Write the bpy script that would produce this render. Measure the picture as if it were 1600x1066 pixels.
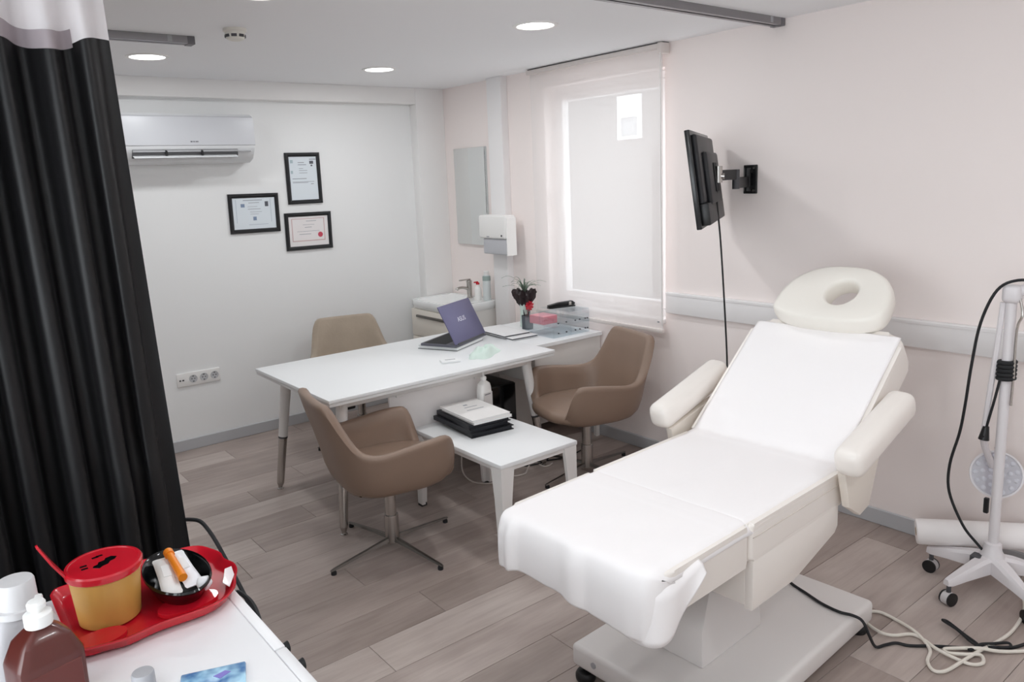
import bpy, bmesh, math, random
from mathutils import Vector, Matrix
random.seed(7)
for o in list(bpy.data.objects): bpy.data.objects.remove(o, do_unlink=True)
S = bpy.context.scene
COL = S.collection
R = math.radians
pi = math.pi

# ------------------------------------------------------------------ camera
def make_camera():
    yaw, pit, rol = R(37.77349), R(10.10489), R(-2.45567)
    f = Vector((math.sin(yaw)*math.cos(pit), math.cos(yaw)*math.cos(pit), -math.sin(pit)))
    rt = Vector((math.cos(yaw), -math.sin(yaw), 0)); up = rt.cross(f)
    r2 = rt*math.cos(rol)+up*math.sin(rol); u2 = -rt*math.sin(rol)+up*math.cos(rol)
    m = Matrix(((r2.x, u2.x, -f.x, 0), (r2.y, u2.y, -f.y, 0), (r2.z, u2.z, -f.z, 1.75), (0, 0, 0, 1)))
    c = bpy.data.cameras.new('camera'); c.sensor_width = 36; c.sensor_fit = 'HORIZONTAL'
    c.lens = 1196.16/1600*36; c.shift_x = 26.35/1600; c.shift_y = -40.28/1600
    c.clip_start = 0.02; c.clip_end = 200
    o = bpy.data.objects.new('camera', c); o.matrix_world = m; COL.objects.link(o); S.camera = o
make_camera()

# ------------------------------------------------------------------ world, exposure, lights
EXPOSURE = 0.05
DOWNLIGHT_W = 5.8
w = bpy.data.worlds.new('overcast_sky'); S.world = w; w.use_nodes = True
bg = w.node_tree.nodes['Background']; bg.inputs[0].default_value = (0.93, 0.96, 1.0, 1); bg.inputs[1].default_value = 6.0
S.view_settings.view_transform = 'Standard'
try: S.view_settings.look = 'None'
except Exception: pass
S.view_settings.exposure = EXPOSURE; S.view_settings.gamma = 1.0
S.view_settings.use_curve_mapping = False
S.cycles.max_bounces = 16; S.cycles.diffuse_bounces = 10; S.cycles.transparent_max_bounces = 32
def portal(loc, rot, sx, sy):
    l = bpy.data.lights.new('window_portal', 'AREA'); l.shape = 'RECTANGLE'; l.size = sx; l.size_y = sy; l.cycles.is_portal = True
    o = bpy.data.objects.new('window_portal', l); o.location = loc; o.rotation_euler = rot; COL.objects.link(o)
portal((3.614+.17, 3.52, 1.58), (0, R(90), 0), 1.44, 1.0)        # window in the right wall
portal((-1.5-.14, .5, 1.55), (0, R(-90), 0), 1.5, 3.0)            # unseen window added in the left wall for soft light

# ------------------------------------------------------------------ materials
def lin(c):
    return tuple(((v/255)/12.92 if v/255 <= .04045 else ((v/255+.055)/1.055)**2.4) for v in c)+(1,)
MATS = {}
def mat(name, rgb, rough=.5, metal=0.0, bump=0.0, bscale=60, var=0.0, vscale=4, spec=.5, coat=0, sheen=0, stretch=None, trans=0):
    if name in MATS: return MATS[name]
    m = bpy.data.materials.new(name); m.use_nodes = True; MATS[name] = m
    nt = m.node_tree; b = nt.nodes['Principled BSDF']
    c = lin(rgb); b.inputs['Base Color'].default_value = c
    b.inputs['Roughness'].default_value = rough; b.inputs['Metallic'].default_value = metal
    b.inputs['Specular IOR Level'].default_value = spec
    if coat: b.inputs['Coat Weight'].default_value = coat; b.inputs['Coat Roughness'].default_value = .08
    if sheen: b.inputs['Sheen Weight'].default_value = sheen; b.inputs['Sheen Roughness'].default_value = .4
    if trans: b.inputs['Transmission Weight'].default_value = trans
    if bump or var:
        tc = nt.nodes.new('ShaderNodeTexCoord'); mp = nt.nodes.new('ShaderNodeMapping')
        nt.links.new(tc.outputs['Object'], mp.inputs[0])
        if stretch: mp.inputs['Scale'].default_value = stretch
    if bump:
        n = nt.nodes.new('ShaderNodeTexNoise'); n.inputs['Scale'].default_value = bscale; n.inputs['Detail'].default_value = 4
        nt.links.new(mp.outputs[0], n.inputs[0])
        bp = nt.nodes.new('ShaderNodeBump'); bp.inputs['Strength'].default_value = bump; bp.inputs['Distance'].default_value = .004
        nt.links.new(n.outputs[0], bp.inputs['Height']); nt.links.new(bp.outputs[0], b.inputs['Normal'])
    if var:
        n = nt.nodes.new('ShaderNodeTexNoise'); n.inputs['Scale'].default_value = vscale; n.inputs['Detail'].default_value = 5
        nt.links.new(mp.outputs[0], n.inputs[0])
        mx = nt.nodes.new('ShaderNodeMix'); mx.data_type = 'RGBA'
        mx.inputs[6].default_value = tuple(min(1, v*(1+var)) for v in c[:3])+(1,)
        mx.inputs[7].default_value = tuple(v*(1-var) for v in c[:3])+(1,)
        nt.links.new(n.outputs[0], mx.inputs[0]); nt.links.new(mx.outputs[2], b.inputs['Base Color'])
    return m
def emit(name, rgb, s):
    m = bpy.data.materials.new(name); m.use_nodes = True; nt = m.node_tree; nt.nodes.clear()
    e = nt.nodes.new('ShaderNodeEmission'); o = nt.nodes.new('ShaderNodeOutputMaterial')
    e.inputs[0].default_value = lin(rgb); e.inputs[1].default_value = s; nt.links.new(e.outputs[0], o.inputs[0]); return m
def clear(name, tint=(255, 255, 255), gloss=.1, rough=.02):
    m = bpy.data.materials.new(name); m.use_nodes = True; nt = m.node_tree; nt.nodes.clear()
    t = nt.nodes.new('ShaderNodeBsdfTransparent'); t.inputs[0].default_value = lin(tint)
    g = nt.nodes.new('ShaderNodeBsdfGlossy'); g.inputs['Roughness'].default_value = rough
    fr = nt.nodes.new('ShaderNodeLayerWeight'); fr.inputs[0].default_value = .25
    ad = nt.nodes.new('ShaderNodeMath'); ad.operation = 'MULTIPLY_ADD'; ad.inputs[1].default_value = .14; ad.inputs[2].default_value = gloss; ad.use_clamp = True
    mx = nt.nodes.new('ShaderNodeMixShader'); o = nt.nodes.new('ShaderNodeOutputMaterial')
    nt.links.new(fr.outputs['Facing'], ad.inputs[0]); nt.links.new(ad.outputs[0], mx.inputs[0])
    nt.links.new(t.outputs[0], mx.inputs[1]); nt.links.new(g.outputs[0], mx.inputs[2]); nt.links.new(mx.outputs[0], o.inputs[0])
    return m
def cloth_through(name, rgb, transl=.5, transp=.1, weave=0):
    m = bpy.data.materials.new(name); m.use_nodes = True; nt = m.node_tree; nt.nodes.clear()
    d = nt.nodes.new('ShaderNodeBsdfDiffuse'); d.inputs[0].default_value = lin(rgb)
    t = nt.nodes.new('ShaderNodeBsdfTranslucent'); t.inputs[0].default_value = lin(rgb)
    p = nt.nodes.new('ShaderNodeBsdfTransparent')
    a = nt.nodes.new('ShaderNodeMixShader'); a.inputs[0].default_value = transl
    b = nt.nodes.new('ShaderNodeMixShader'); b.inputs[0].default_value = transp
    o = nt.nodes.new('ShaderNodeOutputMaterial')
    nt.links.new(d.outputs[0], a.inputs[1]); nt.links.new(t.outputs[0], a.inputs[2])
    nt.links.new(a.outputs[0], b.inputs[1]); nt.links.new(p.outputs[0], b.inputs[2]); nt.links.new(b.outputs[0], o.inputs[0])
    return m
def plank_mat():
    m = bpy.data.materials.new('greige_oak_laminate'); m.use_nodes = True; nt = m.node_tree; N = nt.nodes; L = nt.links
    b = N['Principled BSDF']; b.inputs['Roughness'].default_value = .42
    g = N.new('ShaderNodeNewGeometry'); oi = N.new('ShaderNodeObjectInfo')
    off = N.new('ShaderNodeVectorMath'); off.operation = 'SCALE'; off.inputs[0].default_value = (37, 19, 11); L.new(oi.outputs['Random'], off.inputs[3])
    ad = N.new('ShaderNodeVectorMath'); L.new(g.outputs['Position'], ad.inputs[0]); L.new(off.outputs[0], ad.inputs[1])
    mp = N.new('ShaderNodeMapping'); mp.inputs['Scale'].default_value = (1.1, 13, 1); L.new(ad.outputs[0], mp.inputs[0])
    n1 = N.new('ShaderNodeTexNoise'); n1.inputs['Scale'].default_value = 2.2; n1.inputs['Detail'].default_value = 7; n1.inputs['Roughness'].default_value = .62; n1.inputs['Distortion'].default_value = .5
    L.new(mp.outputs[0], n1.inputs[0])
    mp2 = N.new('ShaderNodeMapping'); mp2.inputs['Scale'].default_value = (1.6, 4, 1); L.new(ad.outputs[0], mp2.inputs[0])
    n2 = N.new('ShaderNodeTexNoise'); n2.inputs['Scale'].default_value = 1.6; n2.inputs['Detail'].default_value = 3; L.new(mp2.outputs[0], n2.inputs[0])
    cr = N.new('ShaderNodeValToRGB'); e = cr.color_ramp.elements
    e[0].position = .28; e[0].color = lin((145, 131, 124)); e[1].position = .72; e[1].color = lin((194, 182, 175))
    k = cr.color_ramp.elements.new(.5); k.color = lin((169, 155, 148))
    mxn = N.new('ShaderNodeMath'); mxn.operation = 'MULTIPLY_ADD'; mxn.inputs[1].default_value = .45
    L.new(n2.outputs[0], mxn.inputs[0])
    sc = N.new('ShaderNodeMath'); sc.operation = 'MULTIPLY'; sc.inputs[1].default_value = .42; L.new(n1.outputs[0], sc.inputs[0])
    rr = N.new('ShaderNodeMath'); rr.operation = 'MULTIPLY_ADD'; rr.inputs[1].default_value = .3; rr.inputs[2].default_value = -.08; L.new(oi.outputs['Random'], rr.inputs[0])
    s2 = N.new('ShaderNodeMath'); L.new(sc.outputs[0], s2.inputs[0]); L.new(rr.outputs[0], s2.inputs[1])
    L.new(s2.outputs[0], mxn.inputs[2]); L.new(mxn.outputs[0], cr.inputs[0]); L.new(cr.outputs[0], b.inputs['Base Color'])
    bp = N.new('ShaderNodeBump'); bp.inputs['Strength'].default_value = .08; bp.inputs['Distance'].default_value = .002
    L.new(n1.outputs[0], bp.inputs['Height']); L.new(bp.outputs[0], b.inputs['Normal'])
    return m
M_wall = mat('wall_paint_white', (238, 239, 239), .75, bump=.03, bscale=90)
M_wallp = mat('wall_paint_warm', (243, 234, 231), .75, bump=.03, bscale=90)
M_wallm = mat('wall_paint_beam', (238, 237, 236), .75, bump=.03, bscale=90)
M_ceil = mat('ceiling_paint', (243, 244, 246), .85)
M_base = mat('baseboard_grey', (186, 187, 190), .5)
M_trim = mat('trim_white_pvc', (236, 234, 234), .45)
M_white = mat('white_laminate', (240, 242, 243), .3)
M_wmetal = mat('white_powder_coat', (236, 234, 232), .38)
M_chrome = mat('brushed_chrome', (190, 186, 182), .24, 1.0)
M_dchrome = mat('dark_chrome', (120, 116, 112), .3, 1.0)
M_black = mat('black_plastic', (20, 20, 22), .4)
M_blackg = mat('black_gloss', (8, 9, 11), .12)
M_blackm = mat('black_matte', (26, 27, 30), .7)
M_leather = mat('taupe_leather', (138, 116, 101), .42, bump=.12, bscale=220, var=.05, vscale=7)
M_vel = mat('taupe_worn_suede', (164, 150, 134), .8, bump=.2, bscale=60, var=.14, vscale=9, sheen=.3)
M_vinyl = mat('cream_white_vinyl', (238, 232, 226), .38, bump=.05, bscale=14)
M_sheet = mat('disposable_white_sheet', (246, 243, 243), .7, bump=.25, bscale=9, sheen=.1)
M_plate = mat('bed_base_white', (226, 222, 220), .35)
M_plasw = mat('white_plastic', (238, 237, 235), .35)
M_plasg = mat('grey_plastic', (168, 168, 172), .45)
M_dgrey = mat('dark_grey', (70, 70, 74), .5)
M_silver = mat('anodised_aluminium', (150, 148, 150), .4, .85)
M_paper = mat('paper_white', (236, 238, 238), .8)
M_ink = mat('grey_ink', (150, 154, 162), .8)
M_inkd = mat('dark_ink', (90, 92, 100), .8)
M_red = mat('red_plastic', (196, 22, 40), .25, coat=.3)
M_redf = mat('red_flower_ribbon', (190, 24, 48), .4)
M_yel = mat('yellow_plastic', (198, 152, 78), .4)
M_curt = mat('charcoal_satin_curtain', (13, 12, 14), .46, bump=.04, bscale=120, sheen=.04, spec=.35)
M_glass = clear('window_glass', (250, 252, 252), .03)
M_acry = clear('clear_acrylic', (250, 252, 253), .04, .05)

# ------------------------------------------------------------------ mesh helpers
def BM(): return bmesh.new()
def obj(name, bm, m, parent=None, smooth=True, angle=35, loc=None, rz=0):
    me = bpy.data.meshes.new(name)
    bmesh.ops.recalc_face_normals(bm, faces=bm.faces[:])
    bm.to_mesh(me); bm.free()
    if smooth:
        me.polygons.foreach_set('use_smooth', [True]*len(me.polygons))
        me.set_sharp_from_angle(angle=R(angle))
    if m: me.materials.append(m)
    o = bpy.data.objects.new(name, me); COL.objects.link(o)
    if parent: o.parent = parent
    if loc: o.location = loc
    if rz: o.rotation_euler = (0, 0, rz)
    return o
def tag(o, label, cat, group=None, kind=None):
    o['label'] = label
    if cat: o['category'] = cat
    if group: o['group'] = group
    if kind: o['kind'] = kind
    return o
def thing(name, label, cat, loc=(0, 0, 0), rz=0, group=None):
    o = bpy.data.objects.new(name, None); COL.objects.link(o); o.empty_display_size = .1
    o.location = loc; o.rotation_euler = (0, 0, rz); return tag(o, label, cat, group)
def struct(name, bm, m, label=None, smooth=True):
    o = obj(name, bm, m, None, smooth); o['kind'] = 'structure'; o['label'] = label or name.replace('_', ' '); return o
def dup(root, loc, rz, label, group=None):
    r = root.copy(); COL.objects.link(r); r.location = loc; r.rotation_euler = (0, 0, rz); r['label'] = label
    if group: r['group'] = group
    for ch in list(root.children):
        c = ch.copy(); COL.objects.link(c); c.parent = r
        for g in ch.children:
            d = g.copy(); COL.objects.link(d); d.parent = c
    return r
def xf(vs, rot=None, loc=None):
    for v in vs:
        if rot: v.co = rot @ v.co
        if loc: v.co += Vector(loc)
def box(bm, x0, x1, y0, y1, z0, z1, bev=0, seg=2, rot=None, loc=None):
    r = bmesh.ops.create_cube(bm, size=1)['verts']
    for v in r:
        v.co = Vector((x0+(v.co.x+.5)*(x1-x0), y0+(v.co.y+.5)*(y1-y0), z0+(v.co.z+.5)*(z1-z0)))
    xf(r, rot, loc)
    if bev:
        es = list({e for v in r for e in v.link_edges})
        bmesh.ops.bevel(bm, geom=es, offset=bev, segments=seg, profile=.5, affect='EDGES', clamp_overlap=True)
def prism(bm, pts, h0, h1, axis='z', bev=0, seg=2):
    """polygon pts in a plane extruded along axis between h0 and h1"""
    def P(a, b, h): return {'z': (a, b, h), 'x': (h, a, b), 'y': (a, h, b)}[axis]
    n = len(pts)
    lo = [bm.verts.new(P(a, b, h0)) for a, b in pts]; hi = [bm.verts.new(P(a, b, h1)) for a, b in pts]
    fs = [bm.faces.new(lo[::-1]), bm.faces.new(hi)]
    for i in range(n): fs.append(bm.faces.new((lo[i], lo[(i+1) % n], hi[(i+1) % n], hi[i])))
    if bev:
        es = list({e for f in fs[:2] for e in f.edges})
        bmesh.ops.bevel(bm, geom=es, offset=bev, segments=seg, profile=.5, affect='EDGES', clamp_overlap=True)
def loft(bm, rings, closed=True, cap0=True, cap1=True):
    vs = [[bm.verts.new(p) for p in r] for r in rings]
    n = len(vs[0])
    for a, b in zip(vs, vs[1:]):
        for i in range(n if closed else n-1):
            bm.faces.new((a[i], a[(i+1) % n], b[(i+1) % n], b[i]))
    if closed and cap0: bm.faces.new(vs[0][::-1])
    if closed and cap1: bm.faces.new(vs[-1])
    return vs
def lathe(bm, prof, c=(0, 0, 0), seg=32, sx=1, sy=1, cap0=True, cap1=True):
    loft(bm, [[(c[0]+r*sx*math.cos(2*pi*i/seg), c[1]+r*sy*math.sin(2*pi*i/seg), c[2]+z) for i in range(seg)] for r, z in prof], True, cap0, cap1)
def frame_of(d):
    d = Vector(d).normalized(); a = Vector((0, 0, 1)) if abs(d.z) < .9 else Vector((1, 0, 0))
    x = d.cross(a).normalized(); y = d.cross(x).normalized(); return x, y
def cyl(bm, p0, p1, r0, r1=None, seg=20):
    r1 = r0 if r1 is None else r1
    p0, p1 = Vector(p0), Vector(p1); x, y = frame_of(p1-p0)
    loft(bm, [[tuple(p+(x*math.cos(2*pi*i/seg)+y*math.sin(2*pi*i/seg))*r) for i in range(seg)] for p, r in ((p0, r0), (p1, r1))])
def smoothpath(pts, n=6):
    P = [Vector(p) for p in pts]; out = []
    for i in range(len(P)-1):
        p0 = P[max(i-1, 0)]; p1 = P[i]; p2 = P[i+1]; p3 = P[min(i+2, len(P)-1)]
        for k in range(n):
            t = k/n
            out.append(.5*((2*p1)+(-p0+p2)*t+(2*p0-5*p1+4*p2-p3)*t*t+(-p0+3*p1-3*p2+p3)*t**3))
    out.append(P[-1]); return out
def tube(bm, pts, r, seg=8, smooth=0):
    P = smoothpath(pts, smooth) if smooth else [Vector(p) for p in pts]
    rings = []; x = None
    for i, p in enumerate(P):
        d = (P[min(i+1, len(P)-1)]-P[max(i-1, 0)])
        if d.length < 1e-9: d = Vector((0, 0, 1))
        d.normalize()
        if x is None: x, y = frame_of(d)
        x = (x-d*x.dot(d)); x = x.normalized() if x.length > 1e-6 else frame_of(d)[0]
        y = d.cross(x)
        rr = r(i/(len(P)-1)) if callable(r) else r
        rings.append([tuple(p+(x*math.cos(2*pi*k/seg)+y*math.sin(2*pi*k/seg))*rr) for k in range(seg)])
    loft(bm, rings)
def grid(bm, fn, nu, nv):
    vs = [[bm.verts.new(fn(i/nu, j/nv)) for j in range(nv+1)] for i in range(nu+1)]
    for i in range(nu):
        for j in range(nv): bm.faces.new((vs[i][j], vs[i+1][j], vs[i+1][j+1], vs[i][j+1]))
def superring(a, b, n, N, cx=0, cy=0):
    """arc-length-even superellipse"""
    raw = []
    for i in range(720):
        t = 2*pi*i/720; c, s = math.cos(t), math.sin(t)
        raw.append((cx+a*math.copysign(abs(c)**(2/n), c), cy+b*math.copysign(abs(s)**(2/n), s)))
    L = [0]
    for i in range(720):
        p, q = raw[i], raw[(i+1) % 720]; L.append(L[-1]+math.hypot(q[0]-p[0], q[1]-p[1]))
    out = []; j = 0
    for k in range(N):
        s = L[-1]*k/N
        while L[j+1] < s: j += 1
        t = (s-L[j])/max(1e-9, L[j+1]-L[j]); p, q = raw[j], raw[(j+1) % 720]
        out.append((p[0]+(q[0]-p[0])*t, p[1]+(q[1]-p[1])*t))
    return out
def lerp(tab, x):
    if x <= tab[0][0]: return tab[0][1]
    for (a, va), (b, vb) in zip(tab, tab[1:]):
        if x <= b: return va+(vb-va)*(x-a)/(b-a)
    return tab[-1][1]
def sst(a, b, x):
    t = min(1, max(0, (x-a)/(b-a))); return t*t*(3-2*t)
def text_mesh(name, body, size, m, parent, mw, extrude=.0003):
    cu = bpy.data.curves.new(name, 'FONT'); cu.body = body; cu.size = size; cu.extrude = extrude; cu.align_x = 'CENTER'; cu.align_y = 'CENTER'
    t = bpy.data.objects.new(name+'_tmp', cu); COL.objects.link(t)
    dg = bpy.context.evaluated_depsgraph_get(); me = bpy.data.meshes.new_from_object(t.evaluated_get(dg))
    bpy.data.objects.remove(t, do_unlink=True)
    me.name = name; me.materials.clear(); me.materials.append(m); me.transform(mw)
    o = bpy.data.objects.new(name, me); COL.objects.link(o); o.parent = parent; return o

# ================================================================== SETTING
XR, YB, CZ = 3.614, 5.31, 2.47      # right wall, back wall, ceiling
XL, YF = -1.5, -1.6
YP = 5.22                           # beam / pillar face
bm = BM(); box(bm, XL-.15, XR+.15, YF-.15, YB+.15, -.12, -.004)
FLOOR = struct('floor', bm, mat('floor_joint_dark', (96, 84, 78), .8), 'greige wood laminate floor of long planks', False)
PM = plank_mat()
pw, plen = .2045, 1.285
cache = {}
def plank_mesh(l, wd):
    k = (round(l, 3), round(wd, 3))
    if k not in cache:
        b = BM(); g = .0008
        box(b, g, l-g, g, wd-g, -.009, 0, .0009, 1)
        me = bpy.data.meshes.new('plank'); b.to_mesh(me); b.free(); me.materials.append(PM); cache[k] = me
    return cache[k]
row = 0; y = .611-pw*11
while y < YB-.001:
    y0, y1 = max(y, YF), min(y+pw, YB)
    x = XL-[.0, .43, .86, .21, .64, 1.07][row*5 % 6]-.07*(row % 3)
    while x < XR:
        a, b_ = max(x, XL), min(x+plen, XR)
        if b_-a > .03:
            o = bpy.data.objects.new('plank', plank_mesh(b_-a, y1-y0)); COL.objects.link(o)
            o.parent = FLOOR; o.location = (a, y0, 0)
        x += plen
    y += pw; row += 1
bm = BM(); box(bm, XL-.15, XR+.15, YF-.15, YB+.15, CZ, CZ+.12); struct('ceiling', bm, M_ceil, 'flat white painted ceiling', False)
bm = BM(); box(bm, XL-.15, XR+.15, YB, YB+.15, -.05, CZ+.02); struct('wall_back', bm, M_wall, 'white back wall with air conditioner and framed certificates', False)
# right wall with window opening
WY0, WY1, WZ0, WZ1 = 2.975, 4.02, .86, 2.34
bm = BM()
box(bm, XR, XR+.18, YF-.15, WY0, -.05, CZ+.02); box(bm, XR, XR+.18, WY1, YB+.15, -.05, CZ+.02)
box(bm, XR, XR+.18, WY0, WY1, -.05, WZ0); box(bm, XR, XR+.18, WY0, WY1, WZ1, CZ+.02)
struct('wall_right', bm, M_wallp, 'warm white right wall with window and television', False)
bm = BM(); box(bm, XL-.15, XL, YF-.15, -1.0, -.05, CZ+.02); box(bm, XL-.15, XL, 2.0, YB+.15, -.05, CZ+.02); box(bm, XL-.15, XL, -1.0, 2.0, -.05, .8); box(bm, XL-.15, XL, -1.0, 2.0, 2.3, CZ+.02); struct('wall_left', bm, M_wall, 'white left wall with an opening added to let in soft light', False)  # left wall, opened up for the added daylight window
bm = BM(); box(bm, XL-.15, XR+.15, YF-.15, YF, -.05, CZ+.02); struct('wall_front', bm, M_wall, 'white wall behind the viewer', False)
# ceiling beam + pillar
bm = BM(); box(bm, XL, 3.35, YP, YB+.01, 2.35, CZ, .004, 2); struct('trim_1', bm, M_wallm, 'shallow ceiling beam along the back wall')
bm = BM(); box(bm, 3.35, XR, YP, YB+.01, 0, CZ, .004, 2); struct('trim_2', bm, M_wallm, 'flat pillar in the back right corner')
bm = BM(); box(bm, 3.552, XR, 4.41, 4.575, 0, CZ, .003, 2); struct('trim_3', bm, M_trim, 'white boxed-in pipe beside the sink')
bm = BM(); box(bm, 3.585, XR, YF, 2.955, .912, 1.04, .006, 2); box(bm, 3.582, 3.60, YF, 2.955, 1.022, 1.034)
struct('trim_4', bm, M_trim, 'white cable trunking along the right wall')
bm = BM(); box(bm, XL, 3.35, YB-.014, YB, 0, .078, .003, 1); struct('baseboard_back', bm, M_base, 'grey baseboard along the back wall')
bm = BM(); box(bm, XR-.014, XR, YF, 4.41, 0, .078, .003, 1); struct('baseboard_right', bm, M_base, 'grey baseboard along the right wall')
# window
WIN = bpy.data.objects.new('window_1', None); COL.objects.link(WIN); WIN['kind'] = 'structure'; WIN['label'] = 'tall white framed window behind the roller blind'
def sq(y0, y1, z0, z1, t): return ((y0, y0+t, z0, z1), (y1-t, y1, z0, z1), (y0+t, y1-t, z0, z0+t), (y0+t, y1-t, z1-t, z1))
bm = BM()
for a in sq(WY0, WY1, WZ0, WZ1, .05): box(bm, XR+.09, XR+.15, a[0], a[1], a[2], a[3], .004, 1)
obj('window_frame', bm, M_trim, WIN)
bm = BM()
for a in sq(WY0+.05, WY1-.05, WZ0+.05, WZ1-.05, .045): box(bm, XR+.075, XR+.14, a[0], a[1], a[2], a[3], .004, 1)
obj('sash', bm, M_trim, WIN)
bm = BM(); box(bm, XR+.105, XR+.111, WY0+.09, WY1-.09, WZ0+.09, WZ1-.09); obj('pane', bm, M_glass, WIN, False)
bm = BM(); box(bm, XR+.05, XR+.075, WY1-.11, WY1-.09, 1.5, 1.62, .003, 1); obj('window_handle', bm, M_plasw, WIN)
bm = BM(); box(bm, XR-.01, XR+.09, WY0, WY1, WZ0-.02, WZ0+.005, .004, 1); obj('sill', bm, M_trim, WIN)
W2 = bpy.data.objects.new('added_fill_window', None); COL.objects.link(W2); W2['kind'] = 'structure'; W2['label'] = 'unseen wide framed window added in the left wall for soft light'  # added out of view to bring soft daylight in from the left
bm = BM()
for a in ((-1.0, -.93, .8, 2.3), (1.93, 2.0, .8, 2.3), (-.93, 1.93, .8, .87), (-.93, 1.93, 2.23, 2.3), (.465, .535, .87, 2.23)): box(bm, XL-.12, XL-.06, a[0], a[1], a[2], a[3], .004, 1)
obj('window_frame', bm, M_trim, W2)
for a in ((-.93, .465), (.535, 1.93)):
    bm = BM(); box(bm, XL-.093, XL-.087, a[0], a[1], .87, 2.23); obj('pane', bm, M_glass, W2, False)
# building across the street
T = thing('neighbour_building', 'pale building with a framed window seen faintly through the blind', 'building', (8.0, 5.8, 0))
M_fac = mat('facade_render', (124, 122, 121), .9)
bm = BM(); box(bm, 0, .3, 1.01, 9, -3, 8); obj('facade', bm, M_fac, T)
bm = BM(); box(bm, .1, .4, -6, 1.01, -3, 1.98); obj('low_wing', bm, M_fac, T)
for yy, zz in ((1.37, 2.47), (3.6, 2.47), (1.37, -.4), (3.6, -.4)):
    bm = BM()
    for a in ((-.2, -.16, -.27, .02), (.16, .2, -.27, .02), (-.16, .16, -.27, -.23), (-.2, .2, .02, .3)):
        box(bm, -.05, .02, yy+a[0], yy+a[1], zz+a[2], zz+a[3])
    f = obj('window', bm, mat('facade_window_frame', (252, 252, 252), .6), T)
    bm = BM(); box(bm, -.012, .01, yy-.17, yy+.17, zz-.24, zz+.03); obj('pane', bm, mat('facade_glass', (170, 174, 176), .1), f)

# ------------------------------------------------------------------ downlights
M_dif = emit('downlight_diffuser', (255, 255, 255), 6)
DL = None
spots = [(1.2, 4.48, 'round lit downlight near the back wall above the air conditioner side'),
         (2.59, 4.44, 'round lit downlight near the back wall towards the sink'),
         (2.575, 2.91, 'round lit downlight in mid ceiling nearest the window blind'),
         (1.2, 2.91, 'unseen added downlight in mid ceiling in front of the left curtain rail'),  # this and the following downlights are unseen, added to even out the light
         (1.2, 1.38, 'unseen added downlight over the floor between bed and trolley'),
         (1.2, -.15, 'unseen added downlight behind the viewer on the trolley side'),
         (2.575, -.15, 'unseen added downlight behind the viewer on the right wall side')]
for i, (x, y, lb) in enumerate(spots):
    if DL is None:
        DL = thing('ceiling_downlight', lb, 'ceiling light', (x, y, CZ), 0, 'recessed ceiling downlights')
        bm = BM(); prof = [(.088, -.001), (.092, -.006), (.108, -.005), (.111, 0.0), (.111, .012), (.088, .012)]
        loft(bm, [[(r*math.cos(2*pi*k/48), r*math.sin(2*pi*k/48), z) for k in range(48)] for r, z in prof+[prof[0]]], True, False, False)
        obj('ring', bm, M_plasw, DL)
        bm = BM(); lathe(bm, [(.0885, -.003), (.0885, .004)], seg=48); obj('diffuser', bm, M_dif, DL)
    else: dup(DL, (x, y, CZ), 0, lb, 'recessed ceiling downlights')
    la = bpy.data.lights.new('downlight_lamp', 'AREA'); la.shape = 'DISK'; la.size = .17; la.energy = DOWNLIGHT_W; la.color = (.97, .99, 1.0)
    lo = bpy.data.objects.new('downlight_lamp', la); lo.location = (x, y, CZ-.009); COL.objects.link(lo)
# smoke detector
T = thing('smoke_detector', 'small white round smoke detector on the ceiling', 'smoke detector', (1.352, 3.585, CZ))
bm = BM(); lathe(bm, [(.052, 0), (.052, -.012), (.045, -.016), (.045, -.03), (.038, -.046), (.02, -.052), (.001, -.052)], seg=36); obj('housing', bm, mat('detector_ivory', (232, 230, 222), .5), T)
for k in range(8):
    a = 2*pi*(k+.4)/8; bm = BM(); box(bm, -.012, .012, -.002, .002, -.006, .006)
    for v in bm.verts: v.co = Matrix.Rotation(a-pi/2, 3, 'Z') @ (v.co+Vector((0, .0435, -.033)))
    obj('vent_slot', bm, M_dgrey, T)
# curtain rails
def rail(x0, x1, y, label, endcap):
    T = thing('curtain_rail', label, 'curtain rail', (0, y, CZ), 0, 'ceiling curtain rails')
    bm = BM()
    box(bm, x0, x1, -.030, -.026, -.034, 0); box(bm, x0, x1, .026, .030, -.034, 0)
    box(bm, x0, x1, -.026, .026, -.006, 0); box(bm, x0, x1, -.026, -.007, -.034, -.030); box(bm, x0, x1, .007, .026, -.034, -.030)
    obj('channel', bm, M_silver, T, False)
    bm = BM(); box(bm, x1-.03, x1+.004, -.032, .032, -.037, 0, .002, 1); obj('end_cap', bm, mat('rail_end_grey', (110, 108, 112), .5), T)
    bm = BM(); box(bm, x1-.12, x1-.1, -.0315, -.026, -.03, -.002); obj('joint_clip', bm, M_plasg, T)
rail(XL+.02, 1.245, 3.86, 'aluminium ceiling curtain rail ending near the smoke detector', 1)
rail(XL+.02, XR-.01, 2.25, 'aluminium ceiling curtain rail running up to the right wall', 1)

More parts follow.
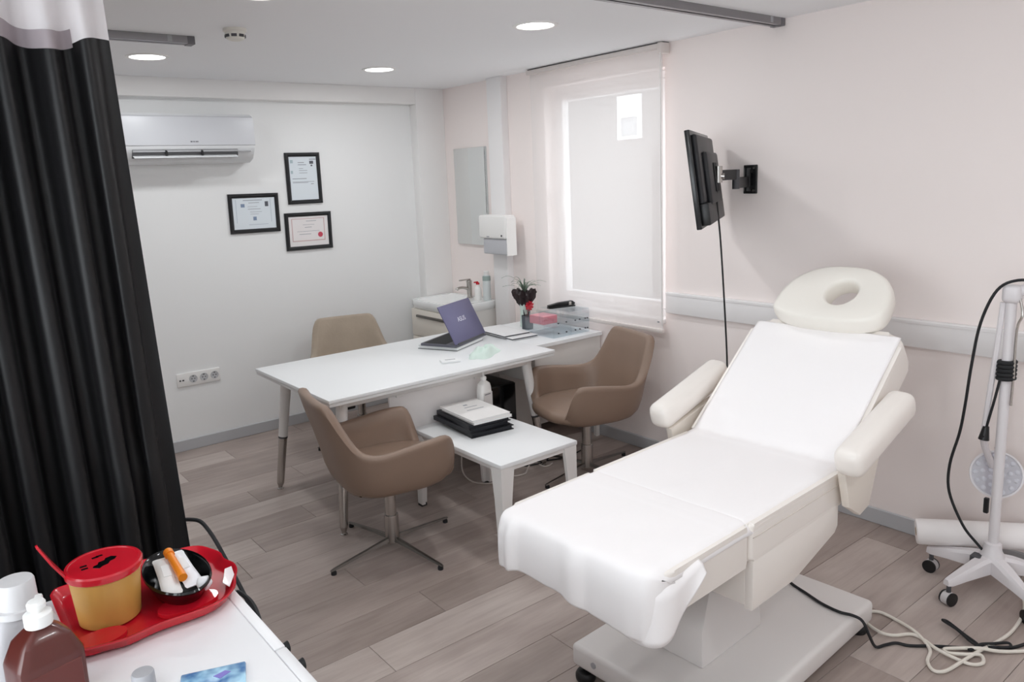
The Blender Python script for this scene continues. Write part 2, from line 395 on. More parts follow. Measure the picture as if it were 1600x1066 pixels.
# ================================================================== BACK WALL THINGS
T = thing('air_conditioner', 'white wall-mounted split air conditioner with open flap', 'air conditioner', (1.58, YB, 1.93))
w2 = .41
side = [(0, .31), (-.165, .31), (-.195, .285), (-.2, .25), (-.2, .1), (-.19, .075), (-.15, .02), (-.09, 0), (0, 0)]
bm = BM(); prism(bm, [(a, b) for a, b in side], -w2, w2, 'x', .008, 2); obj('body', bm, mat('ac_white', (224, 226, 228), .3), T)
bm = BM(); prism(bm, [(-.17, .302), (-.198, .288), (-.206, .25), (-.206, .112), (-.196, .106), (-.19, .25)], -w2-.001, w2+.001, 'x', .002, 2); obj('front_panel', bm, mat('ac_panel', (206, 208, 213), .36), T)
bm = BM(); prism(bm, [(-.191, .086), (-.1985, .086), (-.1985, .052), (-.178, .035), (-.1, .035), (-.1, .086)], -w2+.05, w2-.12, 'x'); obj('air_outlet', bm, mat('ac_outlet_dark', (72, 72, 74), .6), T)
bm = BM(); prism(bm, [(-.185, .054), (-.222, .040), (-.224, .034), (-.185, .046)], -w2+.05, w2-.13, 'x', .001, 1); obj('flap', bm, mat('ac_white', (224, 226, 228)), T)
bm = BM(); prism(bm, [(-.199, .083), (-.205, .083), (-.205, .07), (-.199, .07)], -w2+.05, w2-.12, 'x'); obj('inner_vane', bm, mat('ac_vane', (168, 169, 172), .4), T)
for xx in (-.165, .055):
    bm = BM(); prism(bm, [(-.2, .086), (-.214, .072), (-.214, .05), (-.2, .046)], xx-.006, xx+.006, 'x'); obj('louver_pivot', bm, M_black, T)
bm = BM()
for k, wd in enumerate((.007, .003, .005, .003, .006, .005)): box(bm, k*.0085, k*.0085+wd, -.2075, -.2063, .130, .1375)
for v in bm.verts: v.co.x -= .01
obj('brand_mark', bm, M_inkd, T, False)
bm = BM(); box(bm, w2-.12, w2-.03, -.1995, -.19, .068, .075, .001, 1); obj('indicator_strip', bm, M_plasg, T)

def certificate(cx, cz, wd, ht, label, kind, tilt):
    T = thing('certificate_frame', label, 'picture frame', (cx, YB, cz), 0, 'black framed certificates on the back wall')
    T.rotation_euler = (0, tilt, 0)
    fw = .028
    bm = BM()
    prof = [(0, 0), (0, .012), (.006, .018), (.018, .018), (fw, .01), (fw, 0)]
    rings = []
    for sx, sz in ((-1, -1), (1, -1), (1, 1), (-1, 1)):
        rings.append([(sx*(wd/2-a), -d-.001, sz*(ht/2-a)) for a, d in prof])
    loft(bm, rings+[rings[0]], True, False, False); obj('frame', bm, M_blackm if 0 else mat('black_frame', (22, 23, 26), .35), T, angle=20)
    iw, ih = wd/2-fw, ht/2-fw
    bm = BM(); box(bm, -iw, iw, -.007, -.004, -ih, ih); P = obj('certificate_sheet', bm, mat('certificate_paper', (222, 230, 236), .6) if kind != 'c' else mat('certificate_cream', (234, 230, 230), .6), T, False)
    def marks(rects, m, nm):
        bm = BM()
        for (x0, x1, z0, z1) in rects:
            box(bm, x0*iw, x1*iw, -.0078, -.0069, z0*ih, z1*ih)
            if nm not in ('text_lines', 'border'): obj(nm, bm, m, P, False); bm = BM()
        if nm in ('text_lines', 'border'): obj(nm, bm, m, P, False)['kind'] = 'stuff'
        else: bm.free()
    if kind == 'a':
        marks([(-.35, .1, .71, .74), (-.35, .25, .61, .64), (-.3, .0, .44, .46), (-.3, .3, .35, .37), (-.3, .3, .24, .26), (-.82, .2, -.03, 0), (-.82, .75, -.17, -.15), (-.82, .3, -.21, -.19), (.5, .7, -.28, -.25), (.5, .97, .85, .89)], M_ink, 'text_lines')
        marks([(.5, .78, .66, .80), (.58, .7, .55, .62)], M_inkd, 'photo'); marks([(-.9, -.75, .22, .36), (-.9, -.7, .7, .85)], mat('seal_teal', (176, 194, 200), .8), 'seal')
    if kind == 'b':
        marks([(-.5, .4, .82, .86), (-.25, .25, .66, .69), (-.3, .15, .42, .44), (-.3, .3, .26, .29), (-.2, .35, .08, .1), (-.2, .2, -.06, -.04)], M_ink, 'text_lines')
        marks([(.52, .68, .42, .74)], M_inkd, 'photo'); marks([(-.62, -.44, .4, .62), (-.08, .08, -.46, -.22)], mat('seal_blue', (130, 146, 172), .8), 'seal')
        marks([(-.85, -.83, -.6, .9), (.78, .8, -.6, .9), (-.3, .62, -.74, -.71)], mat('fine_border', (180, 190, 202), .8), 'border')
    if kind == 'c':
        marks([(-.12, .4, .66, .69), (-.3, .3, .42, .44), (-.2, .15, .24, .27), (-.6, .55, -.02, 0), (-.5, .1, -.22, -.19)], M_ink, 'text_lines')
        marks([(-.86, .82, .82, .86), (-.86, .82, -.68, -.62), (-.86, -.82, -.66, .84), (.78, .82, -.66, .84)], mat('pink_border', (206, 178, 178), .8), 'border')
        bm = BM(); cyl(bm, (.58*iw, -.0066, -.28*ih), (.58*iw, -.0082, -.28*ih), .019, seg=24); obj('red_seal', bm, mat('seal_red', (196, 70, 92), .6), P)
certificate(2.405, 1.812, .268, .365, 'tall portrait black-framed certificate, uppermost of three', 'a', 0)
certificate(2.015, 1.583, .36, .272, 'landscape black-framed certificate with blue print, leftmost of three', 'b', R(.6))
certificate(2.411, 1.43, .363, .272, 'landscape black-framed certificate with red seal, lowest of three', 'c', R(.6))

T = thing('socket_strip', 'white wall socket strip with three outlets and a data port', 'socket', (1.513, YB, .493))
bm = BM(); box(bm, -.145, .145, -.012, 0, -.046, .046, .004, 2); obj('cover_plate', bm, M_plasw, T)
for k in range(3):
    cx = -.038+k*.072; bm = BM()
    loft(bm, [[(cx+r*math.cos(2*pi*i/28), -d, r*math.sin(2*pi*i/28)) for i in range(28)] for r, d in ((.027, .012), (.027, .0145), (.022, .0145), (.021, .0125), (.001, .0125))], True, False, True)
    s = obj('socket', bm, mat('socket_grey', (196, 197, 200), .4), T)
    bm = BM(); cyl(bm, (cx-.0095, -.0125, 0), (cx-.0095, -.0133, 0), .004, seg=10); cyl(bm, (cx+.0095, -.0125, 0), (cx+.0095, -.0133, 0), .004, seg=10)
    box(bm, cx-.005, cx+.005, -.0145, -.0125, .015, .021); box(bm, cx-.005, cx+.005, -.0145, -.0125, -.021, -.015); obj('contact_hole', bm, M_dgrey, s)
bm = BM(); box(bm, -.131, -.119, -.0135, -.012, -.006, .004); box(bm, -.111, -.099, -.0135, -.012, -.006, .004); obj('data_port', bm, M_dgrey, T)

# ================================================================== RIGHT WALL THINGS
T = thing('roller_blind', 'white translucent roller blind drawn down over the window', 'blind', (3.56, 0, 0))
M_blind = cloth_through('blind_fabric', (238, 232, 230), .07, .15)
bm = BM(); grid(bm, lambda a, b: (.0035*math.sin(a*9)*math.sin(b*3), 2.948+a*1.147, .812+b*1.62), 40, 30); obj('blind_fabric', bm, M_blind, T)
bm = BM(); box(bm, -.03, .03, 2.955, 4.105, 2.432, 2.462, .006, 2); obj('headrail', bm, mat('blind_rail', (222, 214, 210), .4), T)
bm = BM(); box(bm, -.004, .045, 2.94, 4.115, 2.462, 2.47); obj('ceiling_bracket_bar', bm, M_dgrey, T)
bm = BM(); box(bm, -.038, .04, 2.928, 2.957, 2.405, 2.465, .006, 2); obj('end_bracket', bm, mat('blind_rail', (222, 214, 210)), T)
bm = BM(); box(bm, -.014, .012, 2.945, 4.10, .79, .816, .006, 2); obj('bottom_bar', bm, mat('blind_rail', (222, 214, 210)), T)
bm = BM(); tube(bm, [(-.03, 2.938, 2.41), (-.03, 2.938, 1.7), (-.022, 2.94, .86), (-.026, 2.937, .84), (-.03, 2.935, .86), (-.036, 2.937, 1.7), (-.034, 2.937, 2.41)], .0022, 6); obj('pull_chain', bm, M_plasw, T)
bm = BM(); cyl(bm, (-.012, 2.975, .86), (-.018, 2.975, .86), .006, seg=12); obj('chain_clip', bm, M_plasg, T)

# mirror
T = thing('wall_mirror', 'frameless rectangular mirror on the wall above the sink', 'mirror', (XR, 4.885, 1.62))
bm = BM(); box(bm, -.018, 0, -.2, .2, -.375, .375, .001, 1); obj('backing_panel', bm, mat('mirror_edge', (196, 202, 202), .4), T)
bm = BM(); box(bm, -.022, -.018, -.2, .2, -.375, .375, .002, 1); obj('mirror_glass', bm, mat('mirror_silver', (228, 230, 229), .06, 1.0), T)

# paper towel dispenser
T = thing('paper_towel_dispenser', 'white paper towel dispenser on the boxed-in pipe', 'dispenser', (3.552, 4.45, 1.2))
bm = BM(); prism(bm, [(0, .115), (-.1, .115), (-.105, .13), (-.098, .27), (-.085, .288), (0, .288)], -.16, .16, 'y') if 0 else box(bm, -.105, 0, -.155, .155, .118, .288, .014, 3); obj('cover', bm, M_plasw, T)
bm = BM(); box(bm, -.088, 0, -.15, .13, .0, .118, .012, 3); obj('paper_tray', bm, mat('dispenser_grey', (190, 191, 196), .3), T)
bm = BM(); box(bm, -.09, 0, -.162, -.152, -.005, .27, .003, 1); obj('side_plate', bm, M_plasw, T)
bm = BM(); cyl(bm, (-.104, -.118, .142), (-.109, -.118, .142), .007, seg=14); obj('lock', bm, M_dgrey, T)
bm = BM(); box(bm, -.1065, -.104, .03, .06, .128, .136); obj('maker_mark', bm, M_plasg, T)

# sink
T = thing('sink_cabinet', 'white washbasin on a wall-hung drawer cabinet in the corner', 'sink', (3.39, 4.9, 0))
bm = BM()
hx, hy = .22, .31
rr = superring(hx, hy, 9, 64)
ri = lambda s, z, cx=-.02: [(cx*(1-s)*2.2+x*s, y*s, z) for x, y in rr]
loft(bm, [[(x*.93, y*.95, .765) for x, y in rr], [(x, y, .79) for x, y in rr], [(x, y, .826) for x, y in rr], [(x*.985, y*.99, .832) for x, y in rr], ri(.86, .829), ri(.8, .80), ri(.55, .755), ri(.25, .742), ri(.04, .738)], True, True, True)
obj('basin', bm, mat('ceramic_white', (240, 242, 242), .12, coat=.4), T, angle=50)
bm = BM(); box(bm, -.195, .22, -.292, .296, .30, .77, .004, 1); obj('carcass', bm, mat('cabinet_white', (230, 228, 224), .35), T)
for z0, z1 in ((.545, .758), (.31, .538)):
    bm = BM(); box(bm, -.212, -.194, -.288, .292, z0, z1, .004, 2); d = obj('drawer', bm, mat('cabinet_cream', (232, 226, 216), .35), T)
    bm = BM(); box(bm, -.226, -.208, -.19, .21, z1-.06, z1-.04, .004, 2); obj('handle', bm, M_dchrome, d)
bm = BM(); cyl(bm, (-.05, -.1, .738), (-.05, -.1, .742), .02); obj('drain', bm, M_chrome, T)
T = thing('faucet', 'chrome single-lever faucet on the washbasin', 'faucet', (3.535, 4.88, .828))
bm = BM(); lathe(bm, [(.026, 0), (.026, .004), (.021, .008), (.0215, .12), (.023, .128), (.02, .14), (.001, .142)], seg=28); obj('body', bm, M_chrome, T)
bm = BM(); tube(bm, [(-.012, 0, .072), (-.06, .004, .086), (-.105, .008, .084), (-.118, .009, .072)], .0115, 12, 4); obj('spout', bm, M_chrome, T)
bm = BM(); box(bm, -.095, .012, -.009, .009, .142, .152, .003, 2); obj('lever', bm, M_chrome, T)
T = thing('soap_bottle', 'white soap bottle with a red nozzle beside the faucet', 'bottle', (3.50, 4.72, .828))
bm = BM(); lathe(bm, [(.024, 0), (.027, .006), (.027, .085), (.02, .105), (.011, .115), (.011, .125)], seg=24); obj('bottle_body', bm, M_plasw, T)
bm = BM(); lathe(bm, [(.014, .123), (.014, .135), (.008, .14), (.001, .141)], seg=20); box(bm, -.036, .004, -.006, .006, .137, .147, .003, 2); obj('nozzle', bm, M_red, T)
T = thing('cologne_bottle', 'tall clear bottle with a grey-green label by the boxed pipe', 'bottle', (3.535, 4.65, .828))
bm = BM(); lathe(bm, [(.028, 0), (.031, .006), (.031, .16), (.026, .19), (.02, .2)], seg=24); obj('bottle_body', bm, mat('frosted_plastic', (214, 220, 220), .3), T)
bm = BM(); lathe(bm, [(.0315, .155), (.0315, .185), (.027, .192)], seg=24, cap0=False, cap1=False); obj('label_band', bm, mat('grey_green_label', (150, 166, 162), .5), T)
bm = BM(); lathe(bm, [(.021, .198), (.021, .225), (.018, .228), (.001, .228)], seg=20); obj('cap', bm, M_plasw, T)

# television + bracket
d = Vector((math.cos(R(30.4)), math.sin(R(30.4)), 0)); nb = Vector((d.y, -d.x, 0))  # back normal
near = Vector((2.86, 2.197, 0)); TW, TH = .74, .45
ctr = near+d*(TW/2); ctr.z = 1.705
T = thing('television', 'black flat television on a swing arm, seen edge-on from behind', 'television', ctr)
tilt = Matrix.Rotation(R(-7.5), 3, d)
def tvxf(bm):
    B = Matrix(((d.x, nb.x, 0), (d.y, nb.y, 0), (0, 0, 1)))
    for v in bm.verts: v.co = tilt @ (B @ v.co)
bm = BM(); box(bm, -TW/2, TW/2, -.012, .012, -TH/2, TH/2, .004, 2); tvxf(bm); obj('bezel', bm, mat('tv_bezel', (26, 26, 29), .25), T)
bm = BM(); box(bm, -TW/2+.02, TW/2-.02, -.0135, -.012, -TH/2+.02, TH/2-.02); tvxf(bm); obj('screen', bm, M_blackg, T)
bm = BM(); box(bm, -TW/2+.03, TW/2-.03, .008, .036, -TH/2+.11, TH/2-.02, .022, 3); tvxf(bm); obj('rear_shell', bm, mat('tv_rear', (34, 34, 37), .45), T)
bm = BM(); box(bm, -TW/2+.14, TW/2-.14, .03, .062, -TH/2+.10, TH/2-.1, .015, 2); tvxf(bm); obj('electronics_hump', bm, mat('tv_rear', (34, 34, 37)), T)
bm = BM(); box(bm, -TW/2+.03, TW/2-.03, .01, .052, -TH/2+.012, -TH/2+.115, .008, 2); tvxf(bm); obj('speaker_box', bm, M_black, T)
bm = BM(); box(bm, -.06, .06, .062, .068, -.07, .07, .002, 1); tvxf(bm); obj('mount_plate', bm, M_blackm, T)
mp_ = ctr+tilt @ (nb*.075)
T = thing('tv_wall_bracket', 'black folding swing-arm wall bracket behind the television', 'bracket', (XR, 2.40, 1.69))
o0 = Vector((XR, 2.40, 1.69)); e = Vector((3.37, 2.325, 1.69)); tvp = mp_
bm = BM(); box(bm, -.012, 0, -.04, .04, -.075, .075, .003, 1); obj('wall_plate', bm, M_black, T)
bm = BM(); cyl(bm, (-.035, -.0, -.06), (-.035, 0, .06), .017); box(bm, -.035, -.01, -.02, .02, -.05, -.035); box(bm, -.035, -.01, -.02, .02, .035, .05); obj('wall_hinge', bm, M_black, T)
bm = BM(); a0 = Vector((-.035, 0, 0)); a1 = e-o0
dd = (a1-a0); L_ = dd.length; ang = math.atan2(dd.y, dd.x)
box(bm, 0, L_, -.012, .012, -.022, .022, .005, 2, Matrix.Rotation(ang, 3, 'Z'), a0+Vector((0, 0, -.012))); obj('arm', bm, M_black, T)
bm = BM(); cyl(bm, a1+Vector((0, 0, -.042)), a1+Vector((0, 0, .055)), .018); obj('elbow', bm, M_dgrey, T)
b1 = tvp-o0; bb = b1-a1; L2 = Vector((bb.x, bb.y, 0)).length; ang2 = math.atan2(bb.y, bb.x)
bm = BM(); box(bm, 0, L2, -.012, .012, -.02, .02, .005, 2, Matrix.Rotation(ang2, 3, 'Z'), a1+Vector((0, 0, .03))); obj('arm', bm, M_black, T)
bm = BM(); cyl(bm, b1+Vector((0, 0, -.03)), b1+Vector((0, 0, .05)), .02); cyl(bm, b1-nb*.012, b1+nb*.03, .014); obj('tilt_head', bm, M_chrome, T)
for zz in (-.06, .06):
    bm = BM(); cyl(bm, (-.012, -.026, zz), (-.018, -.026, zz), .008, seg=8); obj('bolt', bm, M_chrome, T)
p0 = mp_+Vector((-.01, .0, -.12))
bm = BM(); tube(bm, [p0+Vector((0, 0, .05)), p0, p0+Vector((.02, -.01, -.2)), p0+Vector((.06, -.01, -.55)), p0+Vector((.10, .0, -.85)), p0+Vector((.11, .01, -1.05)), p0+Vector((.13, .02, -1.35)), p0+Vector((.16, .02, -1.58))], .0045, 8, 6)
tag(obj('television_cable', bm, M_blackm), 'thin black cable hanging from the television past the trunking', 'cable')
# screw hook on wall
T = thing('wall_screw', 'small metal screw hook in the wall beside the exam lamp', 'screw', (XR, 1.16, .52))
bm = BM(); cyl(bm, (0, 0, 0), (-.025, 0, .003), .004, seg=8); obj('shank', bm, M_dchrome, T)
bm = BM(); cyl(bm, (-.022, 0, .003), (-.032, 0, .004), .011, .008, seg=10); obj('head', bm, M_dchrome, T)

# ================================================================== DESK
DX0, DX1, DY0, DY1, DZ = 1.535, 3.01, 3.315, 4.262, .73
T = thing('desk', 'long white office desk with splayed round metal legs', 'desk', ((DX0+DX1)/2, (DY0+DY1)/2, 0))
hx, hy = (DX1-DX0)/2, (DY1-DY0)/2
bm = BM(); box(bm, -hx, hx, -hy, hy, DZ-.018, DZ, .002, 2); obj('desktop', bm, M_white, T)
bm = BM(); box(bm, -hx+.003, hx-.003, -hy+.003, hy-.003, DZ-.036, DZ-.0195, .002, 1); obj('desktop_underlay', bm, mat('white_edge', (228, 228, 228), .4), T)
bm = BM()
for yy in (-hy+.10, hy-.14): box(bm, -hx+.1, hx-.1, yy, yy+.035, DZ-.085, DZ-.036, .003, 1)
for xx in (-hx+.1, hx-.14): box(bm, xx, xx+.04, -hy+.13, hy-.13, DZ-.08, DZ-.04, .003, 1)
obj('under_frame', bm, M_wmetal, T)
for sx in (-1, 1):
    for sy in (-1, 1):
        top = Vector((sx*(hx-.13), sy*(hy-.13), DZ-.037)); bot = Vector((sx*(hx-.055), sy*(hy-.068), .012))
        k = top.lerp(bot, .54)
        bm = BM(); cyl(bm, top, k, .031, .0265, 24); l = obj('leg', bm, M_wmetal, T)
        bm = BM(); cyl(bm, k, top.lerp(bot, .555), .027, seg=24); obj('collar', bm, M_dgrey, l)
        bm = BM(); cyl(bm, top.lerp(bot, .555), top.lerp(bot, .96), .0245, .0215, 24); cyl(bm, top.lerp(bot, .96), bot, .0215, .011, 24); obj('chrome_sleeve', bm, M_chrome, l)
        bm = BM(); lathe(bm, [(.011, .014), (.012, .008), (.018, .004), (.018, 0), (.001, 0)], (bot.x, bot.y, 0), 18); obj('foot', bm, M_chrome, l)
bm = BM(); box(bm, -.34, .29, -hy+.125, -hy+.141, .27, .645, .03, 4); obj('modesty_panel', bm, mat('panel_white', (236, 232, 231), .35), T)
for xx in (-.30, .22):
    bm = BM(); box(bm, xx, xx+.045, -hy+.113, -hy+.126, .63, DZ-.036, .002, 1); obj('panel_bracket', bm, M_wmetal, T)
bm = BM(); box(bm, -.3, .5, -.06, .1, .60, .605); box(bm, -.3, .5, -.06, -.055, .605, .645); box(bm, -.3, .5, .095, .1, .605, .645); obj('cable_tray', bm, M_plasg, T)
bm = BM(); box(bm, -.58, -.53, -hy+.13, -hy+.17, .62, .69, .008, 2); obj('lock_block', bm, M_black, T)

T = thing('side_cabinet', 'low white side cabinet joining the desk to the window wall', 'cabinet', (3.31, 3.83, 0))
bm = BM(); box(bm, -.295, .295, -.33, .37, DZ-.03, DZ-.004, .002, 1); obj('top', bm, M_white, T)
bm = BM(); box(bm, -.29, .29, -.315, .36, .48, DZ-.03, .002, 1); obj('body', bm, mat('cabinet_side_white', (226, 222, 218), .4), T)
bm = BM(); box(bm, -.29, .29, .05, .36, .05, .48, .002, 1); obj('rear_body', bm, mat('cabinet_side_white', (226, 222, 218)), T)
for xx in (-.28, .25):
    for yy in (-.305, .32):
        bm = BM(); box(bm, xx, xx+.03, yy, yy+.03, 0, .482 if yy < 0 else .052, .002, 1); obj('leg', bm, M_wmetal, T)

# computer tower
T = thing('computer_tower', 'black computer tower standing under the desk', 'computer', (2.82, 3.83, 0))
bm = BM(); box(bm, -.1, .1, -.23, .22, .012, .5, .008, 2); obj('case', bm, M_black, T)
bm = BM(); box(bm, -.098, .098, -.243, -.228, .014, .498, .008, 2); obj('front_bezel', bm, M_blackg, T)
for xx in (-.08, .06):
    for yy in (-.2, .17):
        bm = BM(); cyl(bm, (xx+.01, yy, 0), (xx+.01, yy, .014), .014, seg=12); obj('foot', bm, M_blackm, T)
# dark bag / box under the desk
T = thing('waste_bin', 'black waste bin under the desk behind the white panel', 'bin', (2.45, 3.95, 0))
bm = BM(); lathe(bm, [(.10, 0), (.105, .01), (.13, .30), (.136, .305), (.136, .315), (.126, .315), (.1, .02), (.001, .02)], seg=32); obj('bin_body', bm, M_blackm, T)
bm = BM(); loft(bm, [[(r*math.cos(2*pi*i/32), r*math.sin(2*pi*i/32), z) for i in range(32)] for r, z in ((.137, .295), (.14, .30), (.14, .318), (.13, .318))], True, False, False); obj('rim', bm, M_black, T)

# ------------------------------------------------------------------ things on the desk
T = thing('paper_pad', 'white paper pad with dark cover lying under the laptop', 'notebook', (2.69, 3.92, DZ), R(25))
bm = BM(); box(bm, -.175, .165, -.13, .15, 0, .003, .001, 1); obj('lower_cover', bm, M_dgrey, T)
bm = BM(); box(bm, -.17, .163, -.127, .147, .003, .018); obj('pages', bm, M_paper, T)
bm = BM(); box(bm, -.172, .165, -.13, .15, .018, .021, .001, 1); obj('upper_cover', bm, mat('pad_cover', (206, 206, 206), .6), T)
T = thing('laptop', 'half-closed laptop with a blue-grey lid on the desk', 'laptop', (2.755, 3.805, DZ+.0215), R(25))
M_lap = mat('laptop_slate_blue', (104, 102, 134), .38, .35)
lw, ld = .195, .255
bm = BM(); box(bm, -lw, lw, 0, ld, 0, .017, .004, 2); obj('base', bm, mat('laptop_base', (96, 96, 106), .4, .3), T)
bm = BM(); box(bm, -lw+.01, lw-.01, .08, ld-.02, .0172, .0182); obj('keyboard', bm, M_blackm, T)
lr = Matrix.Rotation(R(63), 3, 'X')   # lid plane: starts at hinge, leans over the keyboard
def lidx(bm):
    for v in bm.verts: v.co = lr @ v.co+Vector((0, .006, .018))
bm = BM(); box(bm, -lw, lw, 0, ld, -.003, .004, .003, 2); lidx(bm); LID = obj('lid', bm, M_lap, T)
bm = BM(); box(bm, -lw+.012, lw-.012, .02, ld-.012, -.0038, -.0028); lidx(bm); obj('screen', bm, M_blackg, LID)
mw = Matrix.Translation((0, .006, .018)) @ lr.to_4x4() @ Matrix.Translation((0, .14, .0042)) @ Matrix.Rotation(0, 4, 'Z')
text_mesh('brand_lettering', 'ASUS', .042, mat('logo_silver', (214, 214, 226), .3, .3), LID, mw)
bm = BM(); cyl(bm, (-lw+.03, .004, .016), (lw-.03, .004, .016), .007, seg=12); obj('hinge', bm, M_dgrey, T)
bm = BM(); tube(bm, [(2.94, 3.93, DZ+.03), (2.955, 3.95, DZ+.03), (2.972, 3.98, DZ+.006), (2.975, 4.08, DZ+.005), (2.975, 4.2, DZ+.005), (2.98, 4.25, DZ+.005)], .004, 8, 6)
tag(obj('laptop_cable', bm, M_blackm), 'short black charger cable behind the laptop', 'cable')
# mint cloth
bm = BM()
def mint(a, b):
    th = 2*pi*a; r = b
    ex, ey = .155, .075
    hgt = .042*(1-r**3)*(1+.35*math.sin(3*th+1)*r+.25*math.sin(r*9+th*2))
    wob = 1+.10*math.sin(5*th)+.07*math.sin(3*th+2)
    return (ex*r*wob*math.cos(th), ey*r*wob*math.sin(th), max(.001, hgt))
grid(bm, mint, 56, 14); bmesh.ops.remove_doubles(bm, verts=bm.verts[:], dist=.0005)
bmesh.ops.holes_fill(bm, edges=bm.edges[:], sides=100)
o = obj('folded_cloth', bm, mat('pale_mint_cloth', (214, 230, 222), .8, bump=.5, bscale=22), None, True, 80, (2.655, 3.545, DZ), R(28))
tag(o, 'pale mint-green crumpled cloth near the front edge of the desk', 'cloth')
T = thing('tissue_pack', 'small flat white packet beside the mint cloth', 'packet', (2.40, 3.535, DZ), R(-20))
bm = BM(); box(bm, -.055, .055, -.035, .035, 0, .014, .006, 2); obj('packet', bm, M_paper, T)
bm = BM(); box(bm, -.03, .03, -.008, .008, .0135, .0148); obj('flap', bm, M_plasg, T)
# two notebooks
for k, (x, y, rz, lb) in enumerate(((3.10, 3.93, R(-4), 'white-covered notebook, upper of the two beside the clear organiser'), (3.115, 3.87, R(-4), 'white-covered notebook, lower of the two beside the clear organiser'))):
    z0 = DZ+(.013 if k == 0 else 0)
    T = thing('notebook', lb, 'notebook', (x, y, z0), rz, 'notebooks on the desk')
    bm = BM(); box(bm, -.1, .1, -.17, .17, .002, .01); obj('pages', bm, M_blackm if 0 else mat('page_edge_dark', (84, 84, 88), .6), T)
    bm = BM(); box(bm, -.103, .103, -.173, .173, 0, .002); box(bm, -.103, .103, -.173, .173, .0102, .0128, .0008, 1); obj('cover', bm, mat('notebook_cover', (226, 226, 226), .5), T)
# pen cup
T = thing('pen_cup', 'dark wire-mesh pen cup next to the clear organiser', 'pen holder', (3.335, 3.945, DZ-.004))
bm = BM(); rr = superring(.032, .032, 6, 32)
loft(bm, [[(x*.94, y*.94, 0) for x, y in rr], [(x, y, .095) for x, y in rr], [(x*.93, y*.93, .095) for x, y in rr], [(x*.87, y*.87, .004) for x, y in rr]], True, True, True)
obj('cup', bm, mat('dark_mesh', (92, 98, 104), .45, .5), T)
for k, (a, bq, c) in enumerate((((.01, .005), (.022, .012), M_black), ((-.008, .004), (-.02, .01), M_black), ((0, -.01), (.004, -.022), mat('pen_grey', (150, 152, 156), .4)))):
    P = thing('pen', ['black pen leaning right in the mesh cup', 'black pen leaning left in the mesh cup', 'grey pen standing in the mesh cup'][k], 'pen', (3.335, 3.945, DZ-.004), 0, 'pens in the cup')
    bm = BM(); cyl(bm, (a[0], a[1], .006), (bq[0], bq[1], .115), .0042, seg=10); obj('barrel', bm, c, P)
    bm = BM(); cyl(bm, (bq[0], bq[1], .115), (bq[0]*1.15, bq[1]*1.15, .135), .0038, .002, seg=10); obj('cap', bm, M_dgrey, P)
# clear organiser
OX, OY = 3.385, 3.70
T = thing('acrylic_organiser', 'clear acrylic desk organiser with drawers by the window', 'organiser', (OX, OY, DZ-.004))
def pane(x0, x1, y0, y1, z0, z1, nm): 
    bm = BM(); box(bm, x0, x1, y0, y1, z0, z1); obj(nm, bm, M_acry, T, False)
t = .0035
pane(-.16, .16, -.14, .14, .001, .001+t, 'base'); pane(-.16, .16, -.14, .14, .07, .07+t, 'shelf'); pane(-.16, .16, -.14, -.14+t, .001, .128, 'front_panel')
pane(-.16, .16, .14-t, .14, .001, .13, 'rear_panel'); pane(-.16, -.16+t, -.14, .14, .001, .13, 'side_panel'); pane(.16-t, .16, -.14, .14, .001, .16, 'side_panel')
pane(-.002, .002, -.136, .136, .005, .07, 'divider'); pane(-.156, .0, -.0, .004, .074, .16, 'divider')
pane(-.02, .16, -.14, .14, .1535, .157, 'top_tray')
for xx in (-.12, -.05, .03, .07, .12, .14):
    for zz in (.03, .095):
        bm = BM(); cyl(bm, (xx, -.14, zz), (xx, -.147, zz), .0045, seg=10); obj('knob', bm, M_dgrey, T)
T = thing('pink_note_block', 'pink paper notes inside the clear organiser', 'notes', (OX-.085, OY+.02, DZ+.07))
bm = BM(); box(bm, -.06, .06, -.05, .09, 0, .05, .001, 1); obj('notes', bm, mat('pink_paper', (206, 128, 138), .7), T)
bm = BM(); box(bm, -.058, .058, -.048, .088, .05, .053); obj('top_sheet', bm, mat('pink_paper_light', (222, 160, 168), .7), T)
T = thing('stapler', 'black stapler lying on top of the clear organiser', 'stapler', (OX+.06, OY+.02, DZ+.1595), R(-14))
bm = BM(); box(bm, -.1, .1, -.018, .018, -.006, .006, .003, 2); obj('foot', bm, M_black, T)
bm = BM(); prism(bm, [(-.1, .008), (.095, .008), (.1, .02), (.08, .034), (-.02, .03), (-.1, .018)], -.016, .016, 'y', .004, 2); obj('handle', bm, M_black, T)
bm = BM(); box(bm, .05, .07, -.019, .019, .006, .03, .002, 1); obj('pivot', bm, M_chrome, T)
# plant
PX, PY = 3.385, 4.03
T = thing('potted_plant', 'small air plant in a dark wrapped pot with red ribbon', 'plant', (PX, PY, DZ-.004))
bm = BM(); lathe(bm, [(.034, 0), (.036, .005), (.03, .1), (.034, .16), (.031, .16), (.027, .1), (.03, .01), (.001, .01)], seg=28); obj('vase', bm, mat('pale_green_glass', (206, 222, 214), .15), T)
bm = BM()
rings = []
for z, r in ((.15, .03), (.175, .05), (.205, .068), (.235, .074), (.255, .07), (.25, .055), (.22, .04)):
    rings.append([(r*(1+.12*math.sin(9*a+z*30)+.12*math.sin(13*a+z*70))*math.cos(a), r*(1+.12*math.sin(9*a+z*30)+.12*math.sin(13*a+z*70))*math.sin(a), z+.01*math.sin(8*a+2)) for a in [2*pi*i/56 for i in range(56)]])
loft(bm, rings); obj('wrapper', bm, mat('dark_brown_wrapper', (38, 24, 26), .5), T)
bm = BM()
